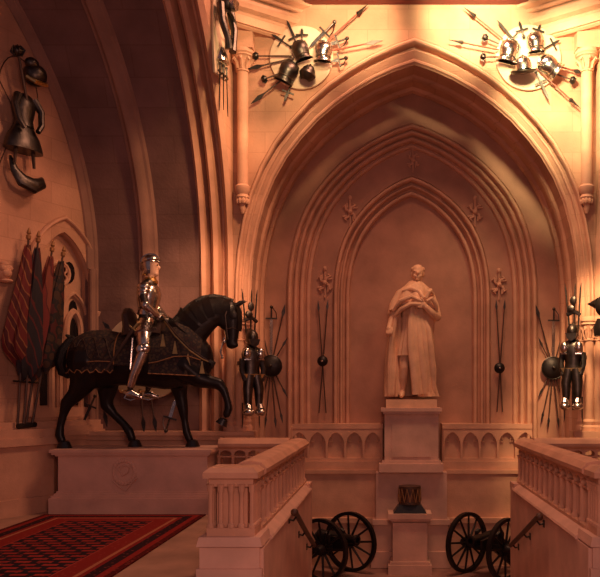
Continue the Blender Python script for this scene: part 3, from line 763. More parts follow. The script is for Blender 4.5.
# saddle
sd = MB()
sd.tube([h(133, 336), h(131, 326), h(129, 315), h(128, 309)], [.14, .10, .09, .05], 10, flat=2.0); sdl = sd.build('saddle', M['leather'], hr)
mb = MB(); mb.tube([h(161, 334), h(163, 324), h(164, 318)], [.12, .08, .04], 10, flat=2.0); mb.build('pommel', M['leather'], sdl)
mb = MB(); mb.tube([h(133, 332, -.02), h(147, 333, -.02), h(161, 331, -.02)], [.10, .09, .09], 10, flat=2.2); mb.build('seat', M['leather'], sdl)
mb = MB(); mb.tube([h(141, 340, -.35), h(140, 365, -.38), h(139, 388, -.38)], .012, 5); mb.tube([h(134, 398, -.38), h(139, 388, -.38), h(146, 398, -.38), h(140, 400, -.38)], .014, 6, closed=True); mb.build('stirrup', M['steel'], sdl)
mb = MB(); mb.tube([h(141, 340, .35), h(140, 365, .38), h(139, 388, .38)], .012, 5); mb.tube([h(134, 398, .38), h(139, 388, .38), h(146, 398, .38), h(140, 400, .38)], .014, 6, closed=True); mb.build('stirrup', M['steel'], sdl)

# ================================================================== MOUNTED KNIGHT
kn = thing('knight', 'person in polished plate armour and open helmet, sitting astride the dark horse holding the reins', 'person', h(147, 332))
P = []
P.append(chain([(h(146, 329), .135, .17), (h(147, 318), .115, .14), (h(148, 305), .13, .17), (h(149, 293), .135, .18), (h(150, 285), .10, .15)]))
P.append(chain([(h(150.5, 283), .06, .06), (h(151.5, 275), .052, .055)]))
P.append(chain([(h(151.5, 271), .085, .07), (h(151.5, 265), .10, .08), (h(151.5, 262), .095, .078)])); P.append(ell(h(156, 274), (.04, .045, .035)))
P.append(ell(h(159.3, 267.8), (.020, .015, .028))); P.append(ell(h(157.5, 271.3), (.018, .03, .012)))
for s_ in (-1, 1):
    P.append(chain([(h(149, 288, s_ * .17), .075, .07), (h(149, 298, s_ * .25), .058, .058), (h(152, 308, s_ * .27), .05, .05), (h(159, 315, s_ * .22), .045, .045), (h(165, 320, s_ * .11), .034, .034)]))
    P.append(ell(h(167, 321, s_ * .09), (.045, .025, .04)))
    for k in range(4):      # fingers curled around the reins
        b0 = h(168.5, 319.2 + k * 1.35, s_ * .09)
        P.append(chain([(b0, .013, .013), (b0 + Vector((.035, -.012 * s_, -.004)), .012, .012), (b0 + Vector((.038, .02 * -s_, -.018)), .011, .011), (b0 + Vector((.014, -.03 * s_, -.022)), .010, .010)]))
    P.append(chain([(h(166, 318.5, s_ * .08), .015, .015), (h(168, 317.6, s_ * .055), .014, .014), (h(169.8, 318.2, s_ * .05), .012, .012)]))
    P.append(chain([(h(147, 330, s_ * .13), .11, .10), (h(150.5, 340, s_ * .30), .095, .085), (h(153, 350, s_ * .37), .075, .07), (h(149, 362, s_ * .39), .068, .066), (h(143, 376, s_ * .39), .054, .054), (h(139.5, 388, s_ * .38), .042, .042)]))
    P.append(chain([(h(138.5, 393, s_ * .38), .045, .042), (h(143, 395.5, s_ * .38), .04, .042), (h(149, 396.5, s_ * .39), .028, .035)]))
blob('body', P, .0125, None, kn, mats=[M['dsteel'], M['skin']], pick=lambda c: 1 if c.z > h(0, 277).z else 0, sm=3)
def plate(name, mat, fn, par=kn, sm=True):
    mb = MB(); fn(mb); return mb.build(name, mat, par, sm)
def helm(mb):
    rows = []
    c = h(150.5, 264)
    for i in range(9):
        th = PI / 2 * i / 8
        rows.append([tuple(c + Vector((.125 * math.cos(a) * math.cos(th), .102 * math.sin(a) * math.cos(th), .03 + .105 * math.sin(th)))) for a in [2 * PI * k / 20 for k in range(20)]])
    mb.grid(rows, closed=True)
    mb.grid([[tuple(c + Vector((r * math.cos(a), r * .82 * math.sin(a), z))) for a in [PI * (.43 + 1.14 * k / 16) for k in range(17)]] for r, z in ((.126, .04), (.126, -.03), (.108, -.10), (.135, -.15))])
    mb.tube([c + Vector((.13 * math.cos(a), .105 * math.sin(a), .035 + .03 * math.cos(a))) for a in [2 * PI * k / 20 for k in range(20)]], .012, 6, closed=True)
    mb.tube([c + Vector((.13 * math.cos(t), 0, .03 + .11 * math.sin(t))) for t in [PI * k / 12 for k in range(13)]], .012, 6)
plate('helmet', M['steel'], helm)
mb = MB()
for dy in (-.03, .03): mb.ball(h(158, 265.3, dy), .012, n=8, h=5)
mb.build('eye', M['black'], kn)
plate('cuirass', M['steel'], lambda mb: mb.add(*(lambda q: (q.v, q.f))(MB().lathe([(.10, -.20), (.15, -.19), (.135, -.10), (.165, .02), (.175, .12), (.15, .20), (.10, .245), (.07, .25)], Matrix.Translation(h(148.5, 302)) @ Matrix.Rotation(.06, 4, 'Y'), 20, .95, 1.12))))
plate('gorget', M['gilt'], lambda mb: mb.lathe([(.10, -.03), (.105, .0), (.075, .04), (.078, .055)], Matrix.Translation(h(150.5, 281.5)), 18, 1, 1))
for s_ in (-1, 1):
    plate('pauldron', M['steel'], lambda mb: [mb.ball(h(148.5, 289 + 4 * k, s_ * (.205 + .018 * k)), (.098 - .012 * k, .075 - .008 * k, .062), n=16, h=10) for k in range(3)])
    plate('vambrace', M['steel'], lambda mb: (mb.tube([h(153, 309, s_ * .27), h(159, 315, s_ * .22), h(164, 319.3, s_ * .12)], [.062, .056, .046], 12), mb.ball(h(151.5, 307.5, s_ * .275), (.065, .06, .065))))
    plate('gauntlet_cuff', M['steel'], lambda mb: mb.tube([h(162, 317.5, s_ * .17), h(165.5, 320.5, s_ * .105)], [.065, .042], 12))
    for k in range(3):
        plate('tasset', M['steel'], lambda mb, k=k: mb.tube([h(147, 322 + 3 * k, s_ * (.10 + .05 * k)), h(149, 329 + 3 * k, s_ * (.2 + .05 * k))], [.125 - .005 * k, .13 - .008 * k], 14, flat=.62))
    plate('cuisse', M['steel'], lambda mb: mb.tube([h(148.5, 333, s_ * .21), h(151, 342, s_ * .32), h(152.5, 348, s_ * .36)], [.115, .104, .088], 14, flat=.9))
    plate('poleyn', M['steel'], lambda mb: (mb.ball(h(153.2, 350.5, s_ * .375), (.092, .085, .085), n=16, h=10), mb.ball(h(150, 351, s_ * .45), (.05, .02, .06))))
    plate('greave', M['steel'], lambda mb: mb.tube([h(152, 354, s_ * .385), h(149, 362, s_ * .39), h(143, 376, s_ * .39), h(139.5, 387, s_ * .38)], [.082, .08, .064, .052], 14))
    plate('sabaton', M['steel'], lambda mb: mb.tube([h(136.5, 394, s_ * .38), h(141, 393.5, s_ * .38), h(146, 396, s_ * .385), h(151, 398, s_ * .39)], [.042, .056, .046, .02], 12))
    plate('spur', M['gilt'], lambda mb: (mb.tube([h(137, 391, s_ * .38), h(132, 391, s_ * .38)], .009, 5), mb.ball(h(131, 391, s_ * .38), (.03, .008, .03), n=8, h=5)))
sw = MB(); sw.tube([h(140, 331, -.3), h(128, 352, -.36), h(116, 372, -.4)], [.022, .02, .012], 6, flat=.5); sw = sw.build('sword_scabbard', M['leather'], kn)
mb = MB(); mb.tube([h(144, 325, -.27), h(140, 331, -.3)], .014, 6); mb.tube([h(137, 328, -.29), h(144, 334, -.29)], .012, 6); mb.ball(h(144.5, 324, -.265), .026, n=8, h=6); mb.build('hilt', M['gilt'], sw)
mb = MB(); mb.cyl(h(112, 331, .42), h(131, 314, .42), .02, .014, 8)
mb.build('cantle_staff', M['wood'], kn)

# ================================================================== STATUE
SY = 12.55
def s(px, py, dy=0.0):
    p = at(px, py, SY); return Vector((p.x, SY + dy, p.z))
sp = thing('statue_pedestal', 'tall stone pedestal with moulded cap carrying the robed statue', 'pedestal', (.38, SY, ZL))
def block(mb, xa, xb, ya, yb, yf, back=13.04):
    mb.b2(((xa - CX) * yf / F, yf, EYE + (CY - yb) * yf / F), ((xb - CX) * yf / F, back, EYE + (CY - ya) * yf / F))
mb = MB(); block(mb, 386, 437, 399.5, 408.5, 12.25); mb.build('footing_block', M['statue'], sp, False)
mb = MB(); block(mb, 381, 442, 408, 411.5, 12.17); block(mb, 383, 440, 411, 414, 12.20); mb.build('cap', M['pale'], sp, False)
mb = MB(); block(mb, 384.5, 438.5, 414, 461, 12.26); block(mb, 392, 431, 420, 457, 12.245); mb.build('die', M['pale'], sp, False)
mb = MB(); block(mb, 382, 441, 461, 464, 12.22); block(mb, 379, 443.5, 464, 472.5, 12.18); mb.build('base', M['pale'], sp, False)
mb = MB(); 
for (a, b, c_, d, yf) in ((376, 447, 472.5, 520, 12.32), (372.5, 450, 520, 525, 12.27), (374, 448, 525, 552, 12.32), (371, 451, 552, 568, 12.27)): block(mb, a, b, c_, d, yf)
mb.b2((-.24, 12.30, ZL - .05), (1.0, 13.0, -1.0)); mb.build('pier', M['pale'], sp, False)

stt = thing('robed_statue', 'life-size carved statue of a bareheaded robed man on the tall niche pedestal', 'statue', s(411, 398))
P = []
# legs, hips, torso, neck, head
P.append(chain([(s(405, 345, -.02), .115, .10), (s(404, 362, -.10), .09, .085), (s(404, 368, -.12), .078, .075), (s(403, 378, -.09), .078, .075), (s(402.5, 390, -.05), .05, .05)]))
P.append(chain([(s(402.5, 393, -.06), .05, .05), (s(401.5, 395, -.16), .045, .06), (s(401, 396, -.23), .03, .045)]))
P.append(chain([(s(415, 345, .0), .115, .10), (s(416, 366, .0), .085, .085), (s(418, 380, .03), .07, .07), (s(420, 392, .05), .05, .05)])); P.append(chain([(s(420, 394, .02), .045, .05), (s(423, 395.5, -.08), .035, .045)]))
P.append(chain([(s(410, 343), .19, .15), (s(411, 330), .17, .13), (s(412, 315), .19, .14), (s(413, 300), .22, .145), (s(414.5, 292), .20, .12), (s(416, 286), .09, .09), (s(417, 282), .068, .07)]))
P.append(chain([(s(417.3, 278, -.02), .085, .092), (s(417.8, 273.5, -.02), .10, .112), (s(417.8, 271, -.01), .10, .114)]))
P.append(ell(s(417.2, 274.3, -.14), (.018, .034, .034))); P.append(ell(s(417.2, 277.8, -.118), (.034, .022, .010))); P.append(ell(s(417.2, 279.0, -.112), (.03, .022, .010))); P.append(ell(s(417, 280.6, -.1), (.035, .032, .022)))
for sx in (-1, 1): P.append(ell(s(417.6 + sx * 6.1, 274.5, 0), (.02, .03, .04))); P.append(ell(s(417.3 + sx * 2.5, 272.0, -.104), (.034, .020, .012))); P.append(ell(s(417.3 + sx * 2.9, 276.6, -.095), (.03, .025, .022)))
# viewer's left arm, hanging and gathering the cloak
P.append(chain([(s(401, 295, 0), .10, .10), (s(396, 308, -.02), .085, .085), (s(392.5, 320, -.08), .07, .07), (s(389.5, 327, -.16), .045, .045)])); P.append(ell(s(388.8, 330, -.2), (.045, .04, .055)))
for k in range(4):
    b0 = s(386.6 + k * 1.5, 332, -.21 - .01 * k); P.append(chain([(b0, .017, .017), (b0 + Vector((.0, -.02, -.045)), .015, .015), (b0 + Vector((.006, .012, -.078)), .013, .013)]))
P.append(chain([(s(391, 328.5, -.21), .018, .018), (s(392.5, 331, -.24), .016, .016), (s(392.3, 333.5, -.25), .014, .014)]))
# viewer's right arm, bent with the hand on the chest
P.append(chain([(s(429, 296, 0), .105, .10), (s(434, 308, -.02), .09, .09), (s(436.5, 317, -.06), .08, .08), (s(431, 314, -.17), .065, .065), (s(425.5, 309, -.23), .05, .05)])); P.append(ell(s(422.5, 306.5, -.245), (.06, .035, .05)))
for k in range(4):
    b0 = s(420.3, 304.3 + k * 1.7, -.26); P.append(chain([(b0, .017, .017), (b0 + Vector((-.045, -.01, .006)), .016, .016), (b0 + Vector((-.082, .018, -.004)), .014, .014)]))
P.append(chain([(s(423, 303.5, -.26), .018, .018), (s(421.5, 301.2, -.275), .016, .016), (s(419.8, 300.2, -.27), .014, .014)]))
blob('body', P, .0115, M['statue'], stt, sm=3)
# hair
mb = MB(); c = s(417.8, 271.5, .012)
for i in range(90):
    a = random.uniform(0, 2 * PI); e = random.uniform(.12, 1.5); v = Vector((math.cos(a) * math.cos(e), math.sin(a) * math.cos(e), math.sin(e)))
    if v.y < -.25 and v.z < .70: continue
    mb.ball(c + Vector((v.x * .097, v.y * .105 + .01, v.z * .10)), (.026, .024, .018), n=7, h=5)
for sx in (-1, 1):
    for k in range(4): mb.ball(c + Vector((sx * .096, -.02 + .025 * k, .045 - .022 * k)), .022, n=7, h=5)
mb.build('hair', M['statue'], stt)
# tunic with pleats
def skirt(name, rings, folds, amp, par=stt, mat=M['statue'], a0=0, a1=2 * PI, n=96, ph=0, close=True, thick=None, hem=None):
    rows = []
    m_ = len(rings)
    for j, (px, py, dy, rx, ry) in enumerate(rings):
        c = s(px, py, dy); t = j / (m_ - 1); row = []
        for i in range(n + (0 if close else 1)):
            a = a0 + (a1 - a0) * i / n
            k = 1 + amp * (.25 + .75 * t) * (math.sin(folds * a + ph + .9 * math.sin(3 * a) + t * 1.2) + .45 * math.sin(folds * 1.9 * a + 1 + t))
            z = c.z + (hem(a) * t if hem else 0)
            row.append(Vector((c.x + rx * k * math.cos(a), c.y + ry * k * math.sin(a), z)))
        rows.append(row)
    mb = MB(); mb.grid(rows, closed=close)
    inner = [[Vector((s(r_[0], r_[1], r_[2]).x + (p.x - s(r_[0], r_[1], r_[2]).x) * .9, SY + r_[2] + (p.y - SY - r_[2]) * .9, p.z + .004)) for p in row] for r_, row in zip(rings, rows)]
    mb.grid(inner, closed=close)
    n0 = len(mb.v)
    for A, B in ((rows[0], inner[0]), (rows[-1], inner[-1])): mb.grid([A, B], closed=close)
    if not close:
        for q in (0, -1): mb.grid([[r[q] for r in rows], [r[q] for r in inner]])
    return mb.build(name, mat, par)
def interp(R, k):
    out = []
    for a, b in zip(R, R[1:]):
        for i in range(k): out.append(tuple(x + (y - x) * i / k for x, y in zip(a, b)))
    out.append(R[-1]); return out
skirt('tunic', interp([(412, 318, -.01, .20, .16), (411, 330, -.02, .19, .165), (410, 345, -.03, .23, .19), (409.5, 356, -.03, .25, .20)], 3), 15, .05)
# long cloak open at the front left
skirt('cloak', interp([(413, 295, .03, .26, .16), (411.5, 312, .05, .38, .21), (411, 335, .06, .36, .23), (409.5, 360, .07, .385, .25), (409.5, 385, .07, .40, .27), (410.5, 396.5, .07, .42, .28)], 5), 9, .11, a0=-PI * .40, a1=PI * 1.32, n=130, close=False)
# front fall of the robe on the viewer's right of the leg
for k, (xa, xm, xb, w0) in enumerate(((409.5, 410, 415, .055), (412.5, 414, 419.5, .05), (416.5, 419, 424, .055), (421, 424.5, 429, .05), (426.5, 430, 433, .05))):
    mb = MB(); mb.tube([s(412 + k * 2.2, 303 + k * 3, -.17 + .01 * k), s(xa + 1, 322 + k * 2, -.22 + .01 * k), s(xm, 346, -.25 + .02 * k), s((xm + xb) / 2 + (-1) ** k, 370, -.25 + .035 * k), s(xb, 394.5 - k * .4, -.24 + .05 * k)], [.03, w0, w0 * 1.0, w0 * 1.25, w0 * 1.0], 9, flat=.7); mb.build('robe_fold', M['statue'], stt)
for k in range(4):
    mb = MB(); mb.tube([s(396 - k * 1.4, 318 + 3 * k, -.16), s(391.5 - k * .4 + k * .8, 340, -.17 + .03 * k), s(390 + k * 2.2, 366, -.14 + .02 * k), s(389.5 + k * 3.0, 394.5, -.12 + .01 * k)], [.035, .045, .05, .045], 8, flat=.8); mb.build('cloak_fold', M['statue'], stt)
# shoulder mantle in two layers
skirt('mantle', interp([(416.5, 282.5, 0, .085, .09), (415.5, 286, 0, .15, .13), (414.5, 292, 0, .30, .19), (413.5, 303, -.0, .38, .24), (413.2, 313, -.01, .41, .26)], 3), 9, .08, hem=lambda a: .13 * math.sin(a) ** 2 * (1 if math.sin(a) < 0 else -.3) + (-.05 * math.cos(a - .2) if math.cos(a) < 0 else .05) * 0, n=110)
for k, P3 in enumerate((((421, 303), (411, 299), (400, 303), (393, 312)), ((420, 306), (410, 306), (401, 311), (394, 318)), ((423, 300), (418, 293), (411, 290), (402, 292)), ((426, 303), (431, 300), (435, 306), (437, 313)), ((425, 300), (428, 294), (430, 292), (433, 296)))):
    mb = MB(); dyk = (-.26, -.30, -.27, -.16) if k < 2 else ((-.25, -.22, -.20, -.17) if k == 2 else (-.25, -.24, -.2, -.12))
    mb.tube([s(a, b, d) for (a, b), d in zip(P3, dyk)], [.028, .036, .038, .022], 8, flat=.8); mb.build('mantle_fold', M['statue'], stt)
skirt('mantle_collar', interp([(416.8, 281.5, -.0, .08, .085), (416, 284.5, -.01, .15, .14), (415.4, 289.5, -.01, .24, .185)], 3), 10, .05)

# ================================================================== LOWER HALL : pedestal with drum, cannons
pd = thing('drum_pedestal', 'short stone pedestal with moulded top standing in front of the statue pier', 'pedestal', (.34, 12.0, ZL))
yf = 11.85
mb = MB(); cx_ = (410 - CX) * yf / F
mb.b2((cx_ - .29, yf, -.39), (cx_ + .29, yf + .40, -.33)); mb.b2((cx_ - .34, yf - .05, -.33), (cx_ + .34, yf + .42, -.25)); mb.b2((cx_ - .32, yf - .03, -.36), (cx_ + .32, yf + .41, -.33)); mb.build('top_slab', M['pale'], pd, False)
mb = MB(); mb.b2((cx_ - .27, yf, -1.05), (cx_ + .27, yf + .38, -.38)); mb.build('die', M['pale'], pd, False)
mb = MB(); mb.b2((cx_ - .34, yf - .05, ZL), (cx_ + .34, yf + .40, -1.05)); mb.b2((cx_ - .31, yf - .03, -1.05), (cx_ + .31, yf + .39, -1.0)); mb.build('base', M['pale'], pd, False)
dc = Vector((cx_, 12.02, -.25))
bs = MB(); bs.box(dc + Vector((0, 0, .065)), (.52, .34, .13), top=.66); bs = tag(bs.build('drum_stand', M['black'], None, False), 'black tapered stand under the drum on the short pedestal', 'stand')
dr = thing('drum', 'military side drum with rope tensions on the black stand below the statue', 'drum', dc + Vector((0, 0, .131)))
mb = MB(); mb.lathe([(.145, .0), (.155, .0), (.155, .26), (.145, .26)], Matrix.Translation(dc + Vector((0, 0, .135))), 24); mb.build('shell', nmat('painted_drum_shell', (.14, .05, .025), .5, 0, .6, 12, col2=(.03, .015, .01)), dr)
for z in (.132, .37):
    mb = MB(); mb.lathe([(.155, 0), (.175, .0), (.175, .045), (.155, .045)], Matrix.Translation(dc + Vector((0, 0, z))), 24); mb.build('hoop', M['wood'], dr)
for k in range(12):
    a = 2 * PI * k / 12; b_ = a + PI / 12
    mb = MB(); mb.tube([dc + Vector((.178 * math.cos(a), .178 * math.sin(a), .17)), dc + Vector((.178 * math.cos(b_), .178 * math.sin(b_), .38))], .007, 5); mb.tube([dc + Vector((.178 * math.cos(b_), .178 * math.sin(b_), .38)), dc + Vector((.178 * math.cos(a + PI / 6), .178 * math.sin(a + PI / 6), .17))], .007, 5)
    mb.build('tension_rope', M['braid'], dr)

def cannon(label, cx, cy, ang, mirror, length=.75):
    th = thing('field_cannon', label, 'cannon', (cx, cy, ZL), 'field cannons below the statue')
    c_, s_ = math.cos(ang), math.sin(ang)
    bx = Vector((c_ * mirror, -s_, 0)); ax = Vector((s_ * mirror, c_, 0))
    R = .475; T = frame((cx, cy, ZL + R), bx, ax)
    for sd in (-1, 1):
        yy = sd * .36; dish = .03 * sd
        mb = MB(T); rows = []
        for k in range(5):
            rr, dy = ((R, -.035), (R, .035), (R - .055, .03), (R - .055, -.03), (R, -.035))[k]
            rows.append([(rr * math.cos(a), yy + dish + dy, rr * math.sin(a)) for a in [2 * PI * i / 40 for i in range(40)]])
        mb.grid(rows, closed=True); wh = mb.build('wheel', M['iron'], th)
        mb = MB(T); mb.lathe([(.03, -.13), (.055, -.12), (.085, -.05), (.09, .05), (.06, .12), (.035, .13)], frame((0, yy, 0), (1, 0, 0), (0, 0, -1), (0, 1, 0)), 14); mb.build('hub', M['iron'], wh)
        for i in range(12):
            a = 2 * PI * i / 12 + .1; mb = MB(T); mb.cyl((.07 * math.cos(a), yy, .07 * math.sin(a)), ((R - .03) * math.cos(a), yy + dish, (R - .03) * math.sin(a)), .021, .015, 7); mb.build('spoke', M['iron'], wh)
    mb = MB(T); mb.box((0, 0, 0), (.10, .70, .10)); mb.build('axle', M['iron'], th, False)
    mb = MB(T); mb.lathe([(.02, -.40), (.045, -.38), (.03, -.35), (.10, -.32), (.105, -.28), (.095, -.26), (.09, .0), (.075, .05), (.07, .34), (.085, .37), (.08, .40), (.045, .40), (.045, .30)], frame((0, 0, .13), (0, 0, 1), (0, 1, 0), (1, 0, -.02)), 16)
    mb.build('barrel', M['iron'], th)
    for sd in (-1, 1):
        mb = MB(T); mb.prism([(.28, .02), (.28, .13), (.05, .17), (-.25, .10), (-.62, -.22), (-.95, -.41), (-.97, -.47), (-.80, -.45), (-.3, -.12), (0, -.05)], sd * .12 - .025, sd * .12 + .025); mb.build('cheek', M['iron'], th, False)
    for bx_, bz_ in ((-.5, -.2), (.1, -.02)):
        mb = MB(T); mb.box((bx_, 0, bz_), (.10, .22, .06)); mb.build('transom', M['iron'], th, False)
    for sd in (-1, 1):
        mb = MB(T); mb.tube([(.0, sd * .2, .0), (.0, sd * .2, .2), (-.05, sd * .2, .22)], .03, 6); mb.build('stay', M['iron'], th)
cannon('black field cannon with two spoked wheels left of the drum pedestal', -.80, 11.72, .55, 1)
cannon('black field cannon with two spoked wheels right of the drum pedestal', 1.52, 11.72, .78, -1)

# ================================================================== WEAPONS
def weapon(kind, p, q, label, group, T=ID, flat=Vector((0, -1, 0)), scale=1.0, shaft=None, par=None):
    """p inner end, q outer tip, world points"""
    p = Vector(p); q = Vector(q); L = (q - p).length
    names = dict(spear='spear', pike='pike', sword='sword', hilt='sword', mace='mace', lance='lance', axe='battle_axe', dagger='dagger')
    r = thing(names[kind], label, names[kind].replace('_', ' '), p, group)
    z = (q - p).normalized(); x = z.cross(flat)
    if x.length < 1e-3: x = Vector((1, 0, 0))
    x.normalize(); y = z.cross(x); A = frame(p, x, y, z); sc = scale
    wood = shaft or M['wood']
    if kind in ('spear', 'pike', 'lance', 'axe', 'mace'):
        hl = min(.22 * sc, L * .4); e = L - hl * (.9 if kind in ('spear', 'pike', 'lance') else .5)
        mb = MB(A); mb.lathe([(.011 * sc, 0), (.013 * sc, e * .5), (.010 * sc, e)], n=8); mb.build('shaft', wood, r)
        mb = MB(A)
        if kind == 'spear':
            mb.prism([(-.010 * sc, e - .04), (-.014 * sc, e), (-.032 * sc, e + hl * .3), (-.014 * sc, e + hl * .75), (0, e + hl), (.014 * sc, e + hl * .75), (.032 * sc, e + hl * .3), (.014 * sc, e), (.010 * sc, e - .04)], -.007, .007)
        elif kind == 'pike':
            mb.prism([(-.01 * sc, e), (-.022 * sc, e + hl * .25), (0, e + hl * .9), (.022 * sc, e + hl * .25), (.01 * sc, e)], -.006, .006)
        elif kind == 'lance':
            mb.lathe([(.014 * sc, e), (.03 * sc, e + .02), (.016 * sc, e + hl * .4), (.002, e + hl)], n=8)
        elif kind == 'axe':
            mb.prism([(-.01, e - .06), (-.10 * sc, e - .10), (-.12 * sc, e + .03), (-.01, e + .04), (0, e + hl * .5), (.01, e + .04), (.07 * sc, e), (.01, e - .05)], -.008, .008)
        else:
            mb.ball((0, 0, e + hl * .2), .045 * sc, n=10, h=6)
            for k in range(6):
                a = PI * k / 3; mb.prism([(.03 * sc, -.045 * sc), (.065 * sc, 0), (.03 * sc, .045 * sc)], -.005, .005, Matrix.Translation((0, 0, e + hl * .2)) @ Matrix.Rotation(a, 4, 'Z'))
        mb.build('head', M['dsteel'], r)
    elif kind in ('sword', 'dagger'):      # hilt near p, point at q
        g = .16 * sc if kind == 'sword' else .10 * sc
        mb = MB(A); mb.prism([(-.02 * sc, g), (-.017 * sc, L * .85), (0, L), (.017 * sc, L * .85), (.02 * sc, g)], -.005, .005); mb.build('blade', M['dsteel'], r, False)
        mb = MB(A); mb.box((0, 0, g), (.18 * sc, .022, .022)); mb.cyl((0, 0, 0), (0, 0, g), .013, .013, 8); mb.ball((0, 0, 0), .026 * sc, n=8, h=6); mb.build('hilt', M['dsteel'], r)
    else:                                  # hilt: blade hidden inward, hilt outward at q
        g = min(.20 * sc, L * .45)
        mb = MB(A); mb.prism([(-.004, 0), (-.024 * sc, .08), (-.026 * sc, L - g), (.026 * sc, L - g), (.024 * sc, .08), (.004, 0)], -.006, .006); mb.build('blade', M['steel'], r, False)
        mb = MB(A); mb.box((0, 0, L - g), (.20 * sc, .026, .026)); mb.cyl((0, 0, L - g), (0, 0, L), .015, .013, 8); mb.ball((0, 0, L), .03 * sc, n=8, h=6)
        mb.tube([(.09 * sc, 0, L - g), (.08 * sc, 0, L - g * .5), (.01, 0, L)], .008, 5); mb.build('hilt', M['dsteel'], r)
    return r
def direction(p, q):
    a = math.degrees(math.atan2(q.z - p.z, q.x - p.x)) % 360
    return ('to the right', 'right and slightly up', 'to the upper right', 'up and slightly right', 'straight up', 'up and slightly left', 'to the upper left', 'left and slightly up', 'to the left', 'left and slightly down', 'to the lower left', 'down and slightly left', 'straight down', 'down and slightly right', 'to the lower right', 'right and slightly down')[int((a + 11.25) // 22.5) % 16]
def breastplate(px, py, y, s_, rot, mat, label, group, T=None):
    c = at(px, py, y) if T is None else T
    r = thing('breastplate', label, 'breastplate', c, group)
    B = frame(c, (math.cos(rot), 0, -math.sin(rot)), (0, 1, 0), (math.sin(rot), 0, math.cos(rot)))
    rows = []
    for (w_, z, d) in ((.08, .17, .04), (.135, .13, .10), (.15, .05, .15), (.14, -.03, .16), (.115, -.10, .13), (.135, -.15, .13), (.15, -.18, .14)):
        rows.append([(w_ * s_ * math.sin(a), -d * s_ * math.cos(a) - .0, z * s_) for a in [PI * (-.5 + k / 14) for k in range(15)]])
    mb = MB(B); mb.grid(rows); mb.grid([[(x * .9, y_ * .9 + .01, z) for x, y_, z in rw] for rw in rows]); mb.prism([(x, z) for x, _, z in [rw[0] for rw in rows]] + [(x, z) for x, _, z in [rw[-1] for rw in rows][::-1]], -.004, .004)
    mb.build('plate', mat, r)
    mb = MB(B); mb.tube([Vector(p) + Vector((0, -.006, 0)) for p in rows[4]], .011 * s_, 6); mb.build('waist_strap', M['leather'], r)
    mb = MB(B); mb.tube([Vector(p) + Vector((0, -.004, 0)) for p in rows[-1]], .012 * s_, 6); mb.tube([Vector(p) + Vector((0, -.004, 0)) for p in rows[0]], .012 * s_, 6); mb.build('rolled_edge', mat, r)
    return r
def helmet_at(c, s_, rot, mat, label, group=None, brim=True, T=None):
    r = thing('helmet', label, 'helmet', c, group)
    B = (T or frame(c, (math.cos(rot), 0, -math.sin(rot)), (0, 1, 0), (math.sin(rot), 0, math.cos(rot))))
    mb = MB(B); mb.lathe([(.11 * s_, -.07 * s_), (.115 * s_, 0), (.10 * s_, .06 * s_), (.06 * s_, .11 * s_), (.005, .13 * s_)], ID, 18, 1, 1); mb.build('skull', mat, r)
    mb = MB(B); mb.tube([(.0 + .0, -.115 * s_ * math.cos(t), .13 * s_ * math.sin(t)) for t in [PI * k / 10 for k in range(11)]], .013 * s_, 6); mb.build('comb', mat, r)
    mb = MB(B); mb.cyl((0, .05, 0), (0, .30 if brim else .16, 0), .02, .02, 8); mb.build('mounting_peg', M['iron'], r)
    if brim:
        mb = MB(B); mb.lathe([(.10 * s_, -.05 * s_), (.17 * s_, -.075 * s_), (.20 * s_, -.05 * s_), (.20 * s_, -.06 * s_), (.17 * s_, -.09 * s_), (.10 * s_, -.075 * s_)], Matrix.Rotation(.35, 4, 'X'), 20, .85, 1.0); mb.build('brim', M['dsteel'], r)
    else:
        mb = MB(B); mb.lathe([(.118 * s_, .01), (.135 * s_, -.03 * s_), (.10 * s_, -.10 * s_), (.06 * s_, -.13 * s_)], ID, 12, 1, 1.15, PI, PI); mb.build('visor', M['dsteel'], r)
    return r
# ---- big roundels on the spandrels
YT = YA - .09
def roundel(px, py, rpx, y, label, group='pale roundels of the weapon trophies'):
    c = at(px, py, y); r = rpx * y / F; mb = MB(); mb.lathe([(r * .98, 0), (r, .012), (r, .035), (r * .985, .045), (r * .93, .05), (.01, .05)], frame((c.x, YA - .005, c.z), (1, 0, 0), (0, 0, 1), (0, -1, 0)), 56)
    return tag(mb.build('trophy_board', M['board'], None, True), label, 'board', group)
roundel(301, 56, 32, YT, 'pale round board behind the weapons left of the arch peak')
roundel(529, 56, 33, YT, 'pale round board behind the weapons right of the arch peak')
roundel(143, 356, 44, YA - .2, 'pale round board on the bay wall behind the mounted knight')
LT = [('dagger', 297, 44, 286.7, 20), ('sword', 291, 47, 271.5, 34), ('mace', 292, 56, 251, 56), ('spear', 294, 58, 248, 69), ('mace', 281, 73, 262, 80), ('spear', 283, 79, 252, 103), ('sword', 292, 82, 284, 102), ('hilt', 309, 48, 334.5, 22), ('lance', 324, 44, 367, 5), ('hilt', 326, 46, 347, 38.5), ('spear', 330, 51, 381, 41), ('hilt', 330, 62, 346, 58), ('dagger', 302, 42, 302, 28)]
for i, (k, a, b, c_, d) in enumerate(LT):
    p, q = at(a, b, YT - .02), at(c_, d, YT - .02 - .004 * (i % 4))
    sh = M['redwood'] if i in (8, 10) else None
    nm = dict(hilt='steel sword, hilt outward,', sword='dark sword', dagger='dark dagger', mace='iron mace', spear='wooden spear', lance='thin long lance')[k]
    weapon(k, p, q, f'{nm} pointing {direction(p, q)} from the left roundel' + (' below the lance' if (k, i) == ('hilt', 9) else ''), 'weapons fanned round the left roundel', shaft=sh, scale=1.05)
